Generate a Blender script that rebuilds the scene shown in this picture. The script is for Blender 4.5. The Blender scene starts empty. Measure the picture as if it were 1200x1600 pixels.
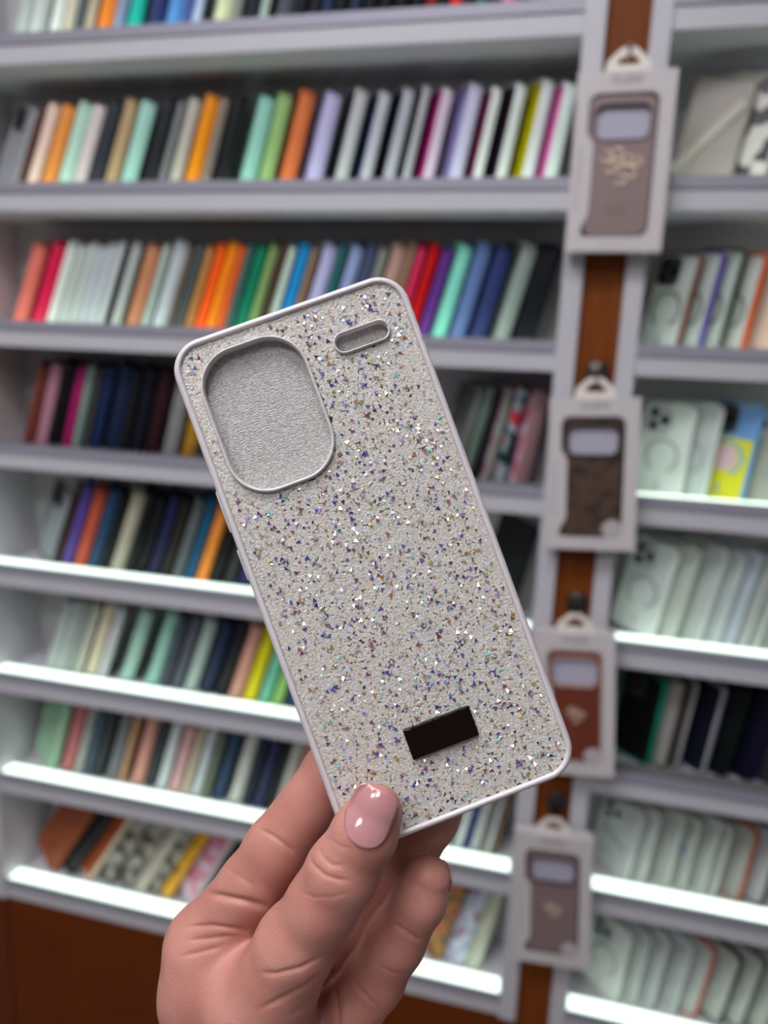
import bpy, bmesh, math, random
import numpy as np
from mathutils import Vector, Matrix, noise as mnoise

random.seed(7)
np.random.seed(7)
scene = bpy.context.scene
COL = scene.collection

# ------------------------------------------------------------------ camera
CAM_D, CAM_H = 1.05, 1.55                    # metres in front of the shelves, above the floor
RC = np.array([[0.96860788, 0.24529467, 0.04036452],      # camera right, down, forward in world axes
               [0.09041967, -0.19638144, -0.97634964],
               [-0.23156652, 0.9493497, -0.21239607]])
cam_data = bpy.data.cameras.new('camera')
cam = bpy.data.objects.new('camera', cam_data)
COL.objects.link(cam)
cm = Matrix.Identity(4)
for r in range(3):
    cm[r][0], cm[r][1], cm[r][2] = RC[0][r], -RC[1][r], -RC[2][r]
cm.translation = (0, -CAM_D, CAM_H)
cam.matrix_world = cm
cam_data.sensor_fit = 'VERTICAL'
cam_data.sensor_height = 36.0
cam_data.sensor_width = 27.0
cam_data.lens = 27.0
cam_data.clip_start = 0.01
cam_data.dof.use_dof = True
cam_data.dof.focus_distance = 0.240
cam_data.dof.aperture_fstop = 7.2
scene.camera = cam

# ------------------------------------------------------------------ world, exposure
scene.view_settings.view_transform = 'Standard'
scene.view_settings.look = 'None'
scene.view_settings.gamma = 1.0
scene.view_settings.use_curve_mapping = False
scene.view_settings.exposure = 0.0
world = bpy.data.worlds.new('shop_ambient')
scene.world = world
world.use_nodes = True
world.node_tree.nodes['Background'].inputs[0].default_value = (0.89, 0.87, 0.91, 1)
world.node_tree.nodes['Background'].inputs[1].default_value = 0.17
LED_STRENGTH = 1.85
CEILING_STRENGTH = 14.5


# ------------------------------------------------------------------ helpers
def lin(h):
    h = h.lstrip('#')
    v = [int(h[i:i + 2], 16) / 255 for i in (0, 2, 4)]
    return tuple((c / 12.92 if c <= 0.04045 else ((c + 0.055) / 1.055) ** 2.4) for c in v) + (1.0,)


MATS = {}


def mat(name, hexc='cccccc', rough=0.5, metal=0.0, spec=0.5, coat=0.0, emit=None, alpha=1.0, sss=0.0):
    if name in MATS:
        return MATS[name]
    m = bpy.data.materials.new(name)
    m.use_nodes = True
    b = m.node_tree.nodes['Principled BSDF']
    b.inputs['Base Color'].default_value = lin(hexc)
    b.inputs['Roughness'].default_value = rough
    b.inputs['Metallic'].default_value = metal
    b.inputs['Specular IOR Level'].default_value = spec
    b.inputs['Coat Weight'].default_value = coat
    b.inputs['Alpha'].default_value = alpha
    if sss:
        b.inputs['Subsurface Weight'].default_value = sss
        b.inputs['Subsurface Radius'].default_value = (1, 0.35, 0.2)
        b.inputs['Subsurface Scale'].default_value = 0.004
    if emit:
        b.inputs['Emission Color'].default_value = lin(emit[0])
        b.inputs['Emission Strength'].default_value = emit[1]
    MATS[name] = m
    return m


def nodes_of(m):
    return m.node_tree.nodes, m.node_tree.links, m.node_tree.nodes['Principled BSDF']


def add_bump(m, scale, strength, dist=0.001, detail=4, vec=None):
    n, l, b = nodes_of(m)
    tc = n.new('ShaderNodeTexCoord')
    t = n.new('ShaderNodeTexNoise')
    t.inputs['Scale'].default_value = scale
    t.inputs['Detail'].default_value = detail
    bp = n.new('ShaderNodeBump')
    bp.inputs['Strength'].default_value = strength
    bp.inputs['Distance'].default_value = dist
    src = tc.outputs['Object']
    if vec:
        mp = n.new('ShaderNodeMapping')
        mp.inputs['Scale'].default_value = vec
        l.new(src, mp.inputs[0])
        src = mp.outputs[0]
    l.new(src, t.inputs['Vector'])
    l.new(t.outputs['Fac'], bp.inputs['Height'])
    l.new(bp.outputs[0], b.inputs['Normal'])
    return m


def ramp_mat(name, stops, scale, rough=0.4, kind='noise', detail=2.0, stretch=(1, 1, 1), interp='LINEAR'):
    """object-space pattern of the thing's own colours"""
    if name in MATS:
        return MATS[name]
    m = mat(name, rough=rough)
    n, l, b = nodes_of(m)
    tc = n.new('ShaderNodeTexCoord')
    mp = n.new('ShaderNodeMapping')
    mp.inputs['Scale'].default_value = stretch
    l.new(tc.outputs['Object'], mp.inputs[0])
    if kind == 'noise':
        t = n.new('ShaderNodeTexNoise')
        t.inputs['Detail'].default_value = detail
        out = t.outputs['Fac']
    else:
        t = n.new('ShaderNodeTexVoronoi')
        out = t.outputs['Color']
    t.inputs['Scale'].default_value = scale
    l.new(mp.outputs[0], t.inputs['Vector'])
    cr = n.new('ShaderNodeValToRGB')
    cr.color_ramp.interpolation = interp
    el = cr.color_ramp.elements
    while len(el) > 1:
        el.remove(el[-1])
    el[0].position, el[0].color = stops[0][0], lin(stops[0][1])
    for p, c in stops[1:]:
        e = el.new(p)
        e.color = lin(c)
    l.new(out, cr.inputs[0])
    l.new(cr.outputs[0], b.inputs['Base Color'])
    return m


def empty(name, label=None, cat=None, loc=(0, 0, 0), group=None, mw=None):
    o = bpy.data.objects.new(name, None)
    o.empty_display_size = 0.01
    COL.objects.link(o)
    if mw is not None:
        o.matrix_world = mw
    else:
        o.location = loc
    tag(o, label, cat, group)
    return o


def tag(o, label=None, cat=None, group=None, kind=None):
    if label:
        o['label'] = label
    if cat:
        o['category'] = cat
    if group:
        o['group'] = group
    if kind:
        o['kind'] = kind
    return o


def link(name, me, m=None, parent=None, loc=(0, 0, 0), rot=None):
    o = bpy.data.objects.new(name, me)
    COL.objects.link(o)
    if parent:
        o.parent = parent
    o.location = loc
    if rot is not None:
        o.rotation_euler = rot
    if m is not None:
        if len(o.data.materials) == 0:
            o.data.materials.append(None)
        o.material_slots[0].link = 'OBJECT'
        o.material_slots[0].material = m
    return o


def bm_mesh(name, bm, smooth=False):
    me = bpy.data.meshes.new(name)
    bm.to_mesh(me)
    bm.free()
    if smooth:
        for p in me.polygons:
            p.use_smooth = True
    return me


def box_bm(bm, lo, hi, bevel=0.0, seg=2):
    vs = [bm.verts.new((x, y, z)) for x in (lo[0], hi[0]) for y in (lo[1], hi[1]) for z in (lo[2], hi[2])]
    fs = [(0, 1, 3, 2), (4, 6, 7, 5), (0, 4, 5, 1), (2, 3, 7, 6), (0, 2, 6, 4), (1, 5, 7, 3)]
    faces = [bm.faces.new([vs[i] for i in f]) for f in fs]
    if bevel:
        es = list({e for f in faces for e in f.edges})
        bmesh.ops.bevel(bm, geom=es, offset=bevel, segments=seg, affect='EDGES', profile=0.5)
    return bm


def box(name, lo, hi, m, parent=None, bevel=0.0, seg=2):
    bm = bmesh.new()
    box_bm(bm, lo, hi, bevel, seg)
    return link(name, bm_mesh(name, bm), m, parent)


def rrect(w, h, r, n=8, cx=0.0, cy=0.0):
    """counter-clockwise rounded rectangle outline"""
    pts = []
    for sx, sy, a0 in ((1, 1, 0), (-1, 1, 90), (-1, -1, 180), (1, -1, 270)):
        for i in range(n + 1):
            a = math.radians(a0 + 90 * i / n)
            pts.append((cx + sx * (w / 2 - r) + r * math.cos(a), cy + sy * (h / 2 - r) + r * math.sin(a)))
    return pts


def loft(bm, loops, close=True):
    """rings of points with equal counts joined by quads"""
    rings = [[bm.verts.new(p) for p in lp] for lp in loops]
    for a, b in zip(rings, rings[1:]):
        k = len(a)
        for i in range(k if close else k - 1):
            j = (i + 1) % k
            bm.faces.new((a[i], a[j], b[j], b[i]))
    return rings


def plate_with_holes(bm, outer, holes, to3):
    edges = []
    for lp in [outer] + holes:
        vs = [bm.verts.new(to3(p)) for p in lp]
        edges += [bm.edges.new((vs[i], vs[(i + 1) % len(vs)])) for i in range(len(vs))]
    bmesh.ops.triangle_fill(bm, edges=edges, use_beauty=True, use_dissolve=False)


def tube(bm, pts, r, n=8, closed=False, cap=True):
    pts = [Vector(p) for p in pts]
    k = len(pts)
    loops = []
    up = Vector((0.137, 0.31, 0.94)).normalized()
    for i, p in enumerate(pts):
        a = pts[(i - 1) % k] if (closed or i > 0) else p
        b = pts[(i + 1) % k] if (closed or i < k - 1) else p
        t = (b - a).normalized()
        u = t.cross(up)
        if u.length < 1e-4:
            u = t.cross(Vector((1, 0, 0)))
        u.normalize()
        v = t.cross(u)
        rr = r[i] if isinstance(r, (list, tuple)) else r
        loops.append([p + rr * (math.cos(2 * math.pi * q / n) * u + math.sin(2 * math.pi * q / n) * v) for q in range(n)])
    if closed:
        loops.append(loops[0])
    rings = loft(bm, loops)
    if cap and not closed:
        bm.faces.new(rings[0][::-1])
        bm.faces.new(rings[-1])
    if closed:
        bmesh.ops.remove_doubles(bm, verts=bm.verts, dist=1e-6)


# ------------------------------------------------------------------ materials of the place
M_white = add_bump(mat('white_laminate', 'c5c2c7', 0.45), 300, 0.04)
M_back = add_bump(mat('shelf_back_laminate', 'b4b2b2', 0.5), 300, 0.04)
M_alu = mat('grey_aluminium_profile', '9a98a4', 0.45, 0.15)
M_led = mat('led_diffuser', 'c8d4cc', 0.4, emit=('e8fff0', LED_STRENGTH))
M_led_off = mat('led_diffuser_unlit', '747474', 0.35)
M_floor = ramp_mat('floor_tile', [(0.3, '6c6662'), (0.7, '85807a')], 6, 0.25)
M_wall = add_bump(mat('painted_wall', 'cfccd0', 0.8), 120, 0.1)
M_ceil = add_bump(mat('ceiling_board', 'e8e6e6', 0.9), 80, 0.1)
M_lamp = mat('ceiling_panel_light', 'ffffff', 0.5, emit=('f8f8ff', CEILING_STRENGTH))


def wood(name, a, b, axis):
    st = {'z': (14, 14, 0.7), 'x': (0.7, 14, 14)}[axis]
    m = ramp_mat(name, [(0.3, a), (0.5, b), (0.62, a), (0.8, b)], 9, 0.5, detail=6, stretch=st)
    m.node_tree.nodes['Principled BSDF'].inputs['Specular IOR Level'].default_value = 0.15
    return m


M_wood_v = wood('wood_vertical_grain', '6c320c', '7e4212', 'z')
M_wood_h = wood('wood_horizontal_grain', '5c2403', '6c3008', 'x')
M_metal = mat('polished_metal', 'b8b4b0', 0.2, 1.0)
M_dark_metal = mat('dark_metal', '4a4442', 0.35, 0.8)

# ------------------------------------------------------------------ room shell
XL, XR = -2.2, 2.0
tag(box('floor', (XL, -3.0, -0.05), (XR, 0.25, 0.0), M_floor), kind='structure')
tag(box('wall_back', (XL, 0.17, 0.0), (XR, 0.25, 2.9), M_wall), kind='structure')
tag(box('ceiling', (XL, -3.0, 2.9), (XR, 0.25, 2.95), M_ceil), kind='structure')
for x, y, where in ((-0.95, -1.3, 'nearest the shelves, far left'), (-0.2, -1.3, 'nearest the shelves, second from left'),
                    (-0.95, -2.5, 'in the far row, at the left'), (-0.2, -2.5, 'in the far row, second from left')):
    t = empty('ceiling_light', 'square white ceiling panel light ' + where, 'ceiling light', (x, y, 2.9), 'square ceiling lights')
    bm = bmesh.new()
    plate_with_holes(bm, rrect(0.64, 0.64, 0.01, 2), [rrect(0.58, 0.58, 0.005, 2)], lambda p: (p[0], p[1], -0.022))
    link('lamp_frame', bm_mesh('lamp_frame', bm), M_white, t)
    box('diffuser', (-0.29, -0.29, -0.02), (0.29, 0.29, -0.004), M_lamp, t)

# ------------------------------------------------------------------ shelving units
ZREL = {'A': .4145, 'B': .2143, 'C': .0142, 'D': -.180, 'E': -.3835, 'F': -.5805, 'G': -.7769, 'H': -.9960}
LIP = {k: CAM_H + v for k, v in ZREL.items()}
TOP = CAM_H + 0.66
DEPTH = 0.135


def shelf_unit(label, x0, x1, sides, off):
    u = empty('display_shelf_unit', label, 'shelf unit', ((x0 + x1) / 2, 0, 0), 'lit shelving units')
    ox = -(x0 + x1) / 2
    zb = LIP['H'] - 0.042
    box('back_panel', (x0 + ox, DEPTH, zb), (x1 + ox, DEPTH + 0.016, TOP), M_back, u)
    for a, b in sides:
        box('side_panel', (a + ox, -0.004, zb), (b + ox, DEPTH + 0.016, TOP), M_white, u, 0.001)
    box('top_panel', (x0 + ox, 0, TOP - 0.02), (x1 + ox, DEPTH, TOP), M_white, u)
    for k, z in LIP.items():
        s = box('shelf_board', (x0 + ox, 0, z - 0.040), (x1 + ox, DEPTH, z - 0.0145), M_white, u, 0.001)
        p = box('front_profile', (x0 + ox, -0.003, z - 0.0145), (x1 + ox, 0.001, z), M_alu, s)
        lit = k not in off
        e = box('led_strip', (x0 + ox + 0.004, 0.001, z - 0.0145), (x1 + ox - 0.004, 0.034, z - 0.002), M_led if lit else M_led_off, s)
        e['label'] = 'lit white light strip' if lit else 'unlit light strip'
    return u


X0L, X1L = -0.950, -0.034
X0R, X1R = 0.067, 0.700
shelf_unit('white shelving unit of eight lit shelves left of the brown wood strip', X0L, X1L,
           [(-0.976, X0L), (X1L, -0.008)], {'D'})
shelf_unit('white shelving unit right of the brown wood strip with many clear cases', X0R, X1R,
           [(0.0435, X0R), (X1R, 0.724)], {'F'})
zb = LIP['H'] - 0.042
w1 = box('wood_base_panel', (-0.950, 0.0, 0.0), (-0.008, 0.14, zb), M_wood_h)
tag(w1, 'plain brown wooden base panel under the left shelving unit', 'base panel')
w2 = box('wood_base_panel', (0.0435, 0.0, 0.0), (0.724, 0.14, zb), M_wood_h)
tag(w2, 'brown wooden base panel under the right shelving unit', 'base panel')
w3 = box('wood_side_panel', (-1.25, 0.004, 0.0), (-0.958, 0.14, zb + 0.0), wood('wood_reddish', '5a2610', '6c3016', 'z'))
tag(w3, 'reddish brown wooden panel left of the base panel seam', 'panel')
ws = box('wood_strip', (-0.0075, 0.006, 0.0), (0.043, 0.03, TOP), M_wood_v)
tag(ws, 'narrow vertical brown wood strip between the two shelving units', 'wood strip')

# ------------------------------------------------------------------ phone cases on the shelves
MESH = {}


def case_meshes(w, h, t):
    key = (w, h, t)
    if key in MESH:
        return MESH[key]
    r = 0.011

    def ring(inset, y):
        return [(-w / 2 + x, y, h / 2 + z) for x, z in rrect(w - 2 * inset, h - 2 * inset, r - inset * 0.8, 6)]
    bm = bmesh.new()
    loft(bm, [ring(0.0035, 0.0018), ring(0.0032, 0.0), ring(0.0010, 0.0004), ring(0, 0.0022), ring(0, t - 0.001),
              ring(0.0006, t), ring(0.0016, t), ring(0.0018, 0.003)])
    frame = bm_mesh('case_frame', bm, True)
    bm = bmesh.new()
    a = [bm.verts.new(p) for p in ring(0.0033, 0.0016)]
    b = [bm.verts.new(p) for p in ring(0.0033, 0.0034)]
    bm.faces.new(a)
    bm.faces.new(b[::-1])
    for i in range(len(a)):
        bm.faces.new((a[i], b[i], b[(i + 1) % len(a)], a[(i + 1) % len(a)]))
    bmesh.ops.recalc_face_normals(bm, faces=bm.faces)
    panel = bm_mesh('case_back', bm)
    MESH[key] = (frame, panel)
    return MESH[key]


def disc_mesh(name, r, t, n=20):
    bm = bmesh.new()
    c = [[(q * math.cos(2 * math.pi * i / n), y, q * math.sin(2 * math.pi * i / n)) for i in range(n)]
         for q, y in ((r, 0), (r, -t * 0.7), (r * 0.85, -t))]
    rings = loft(bm, c)
    bm.faces.new(rings[0][::-1])
    bm.faces.new(rings[-1])
    bmesh.ops.recalc_face_normals(bm, faces=bm.faces)
    return bm_mesh(name, bm)


def magnet_ring_mesh():
    bm = bmesh.new()
    n = 40
    a0, a1 = math.radians(-60), math.radians(240)
    loops = []
    for i in range(n + 1):
        a = a0 + (a1 - a0) * i / n
        loops.append([(q * math.cos(a), y, q * math.sin(a)) for q, y in ((0.0205, 0), (0.0205, -0.0008), (0.0245, -0.0008), (0.0245, 0))])
    loft(bm, loops)
    box_bm(bm, (-0.0018, -0.0008, -0.047), (0.0018, 0, -0.036), 0.0003, 1)
    bmesh.ops.recalc_face_normals(bm, faces=bm.faces)
    return bm_mesh('magnet_ring', bm)


LENS = disc_mesh('lens', 0.0062, 0.002)
DISC = disc_mesh('disc', 0.017, 0.0006, 32)
STICK = disc_mesh('sticker', 0.0065, 0.0005)
MRING = magnet_ring_mesh()


def cam_plate_mesh():
    bm = bmesh.new()
    lo = [[(x, y, z) for x, z in rrect(0.036 - i, 0.038 - i, 0.009, 5)] for i, y in ((0, 0), (0, -0.001), (0.002, -0.0016))]
    rings = loft(bm, lo)
    bm.faces.new(rings[-1])
    bmesh.ops.recalc_face_normals(bm, faces=bm.faces)
    return bm_mesh('camera_plate', bm)


CPLATE = cam_plate_mesh()
M_lens = mat('black_lens_glass', '08080a', 0.12)
FL = {
    'a': [(0, '0a1020'), (0.45, '101c38'), (0.55, '183c78'), (0.62, '0c1020'), (1, '283048')],
    'b': [(0, '0a0c14'), (0.5, '101020'), (0.56, 'a01c28'), (0.66, '181824'), (1, '243c60')],
    'c': [(0, '282828'), (0.42, 'b0b0b0'), (0.5, 'c8c8c8'), (0.6, 'a03040'), (0.7, '909890')],
    'd': [(0, '704018'), (0.45, 'c89020'), (0.55, '886030'), (0.65, '4c8040'), (1, 'b06060')],
    'e': [(0, 'd8c0cc'), (0.44, 'd4bcc8'), (0.52, 'c82060'), (0.62, 'd8a0b8'), (0.72, '606858')],
    'f': [(0, '102c28'), (0.42, '143c34'), (0.5, 'a8c0c8'), (0.56, 'b01028'), (0.7, 'd03848')],
    'g': [(0, '242020'), (0.45, '504840'), (0.55, 'a8a498'), (1, 'd0ccc0')],
    'h': [(0, 'd89c08'), (0.56, 'e4a810'), (0.63, '502818'), (0.7, 'd8a010')],
    'i': [(0, '3c2410'), (0.45, '80541c'), (0.53, 'b08028'), (0.6, 'c01820'), (0.72, '90602c')],
    'j': [(0, '8890a8'), (0.4, 'b0b4cc'), (0.5, 'd8dce8'), (0.57, '7888a0'), (0.63, 'c06088'), (0.7, '687858')],
    'k': [(0, '0c0c10'), (0.46, '101014'), (0.5, 'c8c4b8'), (1, 'd4d0c4')],
}


def col_mat(hexc, clear=False):
    key = ('clear_plastic_' if clear else 'case_plastic_') + hexc
    if key in MATS:
        return MATS[key]
    if clear:
        return mat(key, hexc, 0.22, alpha=0.86)
    return mat(key, hexc, 0.5, spec=0.3)


def case_root(mw, parts, name, label, group):
    t = empty(name, label, 'phone case', mw=mw, group=group)
    for nm, me, m, loc, rot, sub in parts:
        o = link(nm, me, m, t, loc, rot)
        for nm2, me2, m2, loc2 in sub:
            link(nm2, me2, m2, o, loc2)
    return t


def small_bits(kind, w, h, row):
    """extra parts shown on the back of a case"""
    P = []
    if 'k' in kind and kind[0] != 'f':
        dark = M_lens
        ls = [('lens', LENS, dark, (-0.0075, -0.0012, 0.0085)), ('lens', LENS, dark, (-0.0075, -0.0012, -0.0085)),
              ('lens', LENS, dark, (0.0085, -0.0012, 0.0))]
        P.append(('camera_plate', CPLATE, mat('camera_plate_grey', 'b4bcb6', 0.3) if (kind[0] == 'c' and row != 'C') else mat('camera_plate_dark', '302e30', 0.3),
                  (-w + 0.024, 0.0015 if 'y' not in kind else 0.0006, h - 0.025), None, ls))
    if 'r' in kind:
        P.append(('magnet_ring', MRING, mat('magnet_ring_blue', '70a8cc', 0.4) if 'y' in kind else (mat('magnet_ring_dark', '6a6858', 0.4) if row == 'C' else mat('magnet_ring_grey', '98a09a', 0.4)), (-w / 2, 0.0015, h * 0.44), None, []))
    if 'y' in kind:
        bm = bmesh.new()
        box_bm(bm, (-w + 0.004, -0.0006, -0.023), (-0.004, 0.001, 0.021), 0.0004, 1)
        P.append(('camera_surround', bm_mesh('camera_surround', bm), mat('light_blue_plastic', '6c9cd0', 0.4), (0, 0.0013, h - 0.026), None, []))
        P.append(('centre_disc', DISC, mat('pale_pink_disc', 'd8b8bc', 0.4), (-w / 2, 0.0016, h * 0.44), None, []))
    if 'b' in kind and kind[0] == 'c':
        P.append(('sticker', STICK, mat('blue_sticker', '4c78a8', 0.5), (-0.018, 0.0015, h * 0.55), None, []))
    if 's' in kind:
        bm = bmesh.new()
        box_bm(bm, (-0.007, -0.004, -0.055), (0.007, 0.0, 0.055), 0.002)
        P.append(('strap', bm_mesh('strap', bm), mat('beige_strap', 'b4aca0', 0.5), (-w * 0.56, 0.0016, h * 0.48), (0, math.radians(38), 0), []))
    if 'e' in kind and kind[0] != 'f':
        bm = bmesh.new()
        for i in range(4):
            a = math.radians(45 * i)
            d = Vector((math.cos(a), 0, math.sin(a))) * 0.009
            tube(bm, [(-d.x, 0, -d.z), (d.x, 0, d.z)], 0.0008, 6)
        P.append(('embossed_star', bm_mesh('embossed_star', bm), mat('dark_emboss', '4a2418', 0.5), (-w * 0.5, 0.0012, h * 0.2), None, []))
    if 'n' in kind:
        bm = bmesh.new()
        for i in range(9):
            c = Vector((-w * 0.62 + 0.003 * math.sin(i * 2), -0.003, h * (0.12 + 0.085 * i)))
            ring = [c + Vector((0.0045 * math.cos(q * math.pi / 5), 0.002 * math.sin(q * math.pi / 5 + i), 0.0085 * math.sin(q * math.pi / 5))) for q in range(10)]
            tube(bm, ring, 0.0014, 6, closed=True)
        P.append(('chain', bm_mesh('chain', bm), mat('silver_chain', 'c8ccd4', 0.2, 0.9), (0, 0, 0), None, []))
    if 't' in kind:
        bm = bmesh.new()
        for i in range(6):
            box_bm(bm, (-0.022 + i * 0.0075, -0.0003, -0.004 - i * 0.0028), (-0.017 + i * 0.0075, 0, 0.004 - i * 0.0028))
        P.append(('printed_band', bm_mesh('printed_band', bm), mat('grey_print', '70767a', 0.5), (-w / 2, 0.0015, h * 0.5), None, []))
        bm = bmesh.new()
        for i in range(9):
            z = 0.002 * (i % 3)
            box_bm(bm, (-0.026 + i * 0.006, -0.0003, z), (-0.0235 + i * 0.006, 0, 0.022 + z))
        P.append(('printed_lines', bm_mesh('printed_lines', bm), mat('pale_print', '989c9c', 0.5), (-w / 2, 0.0015, h * 0.12), None, []))
    return P


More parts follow.
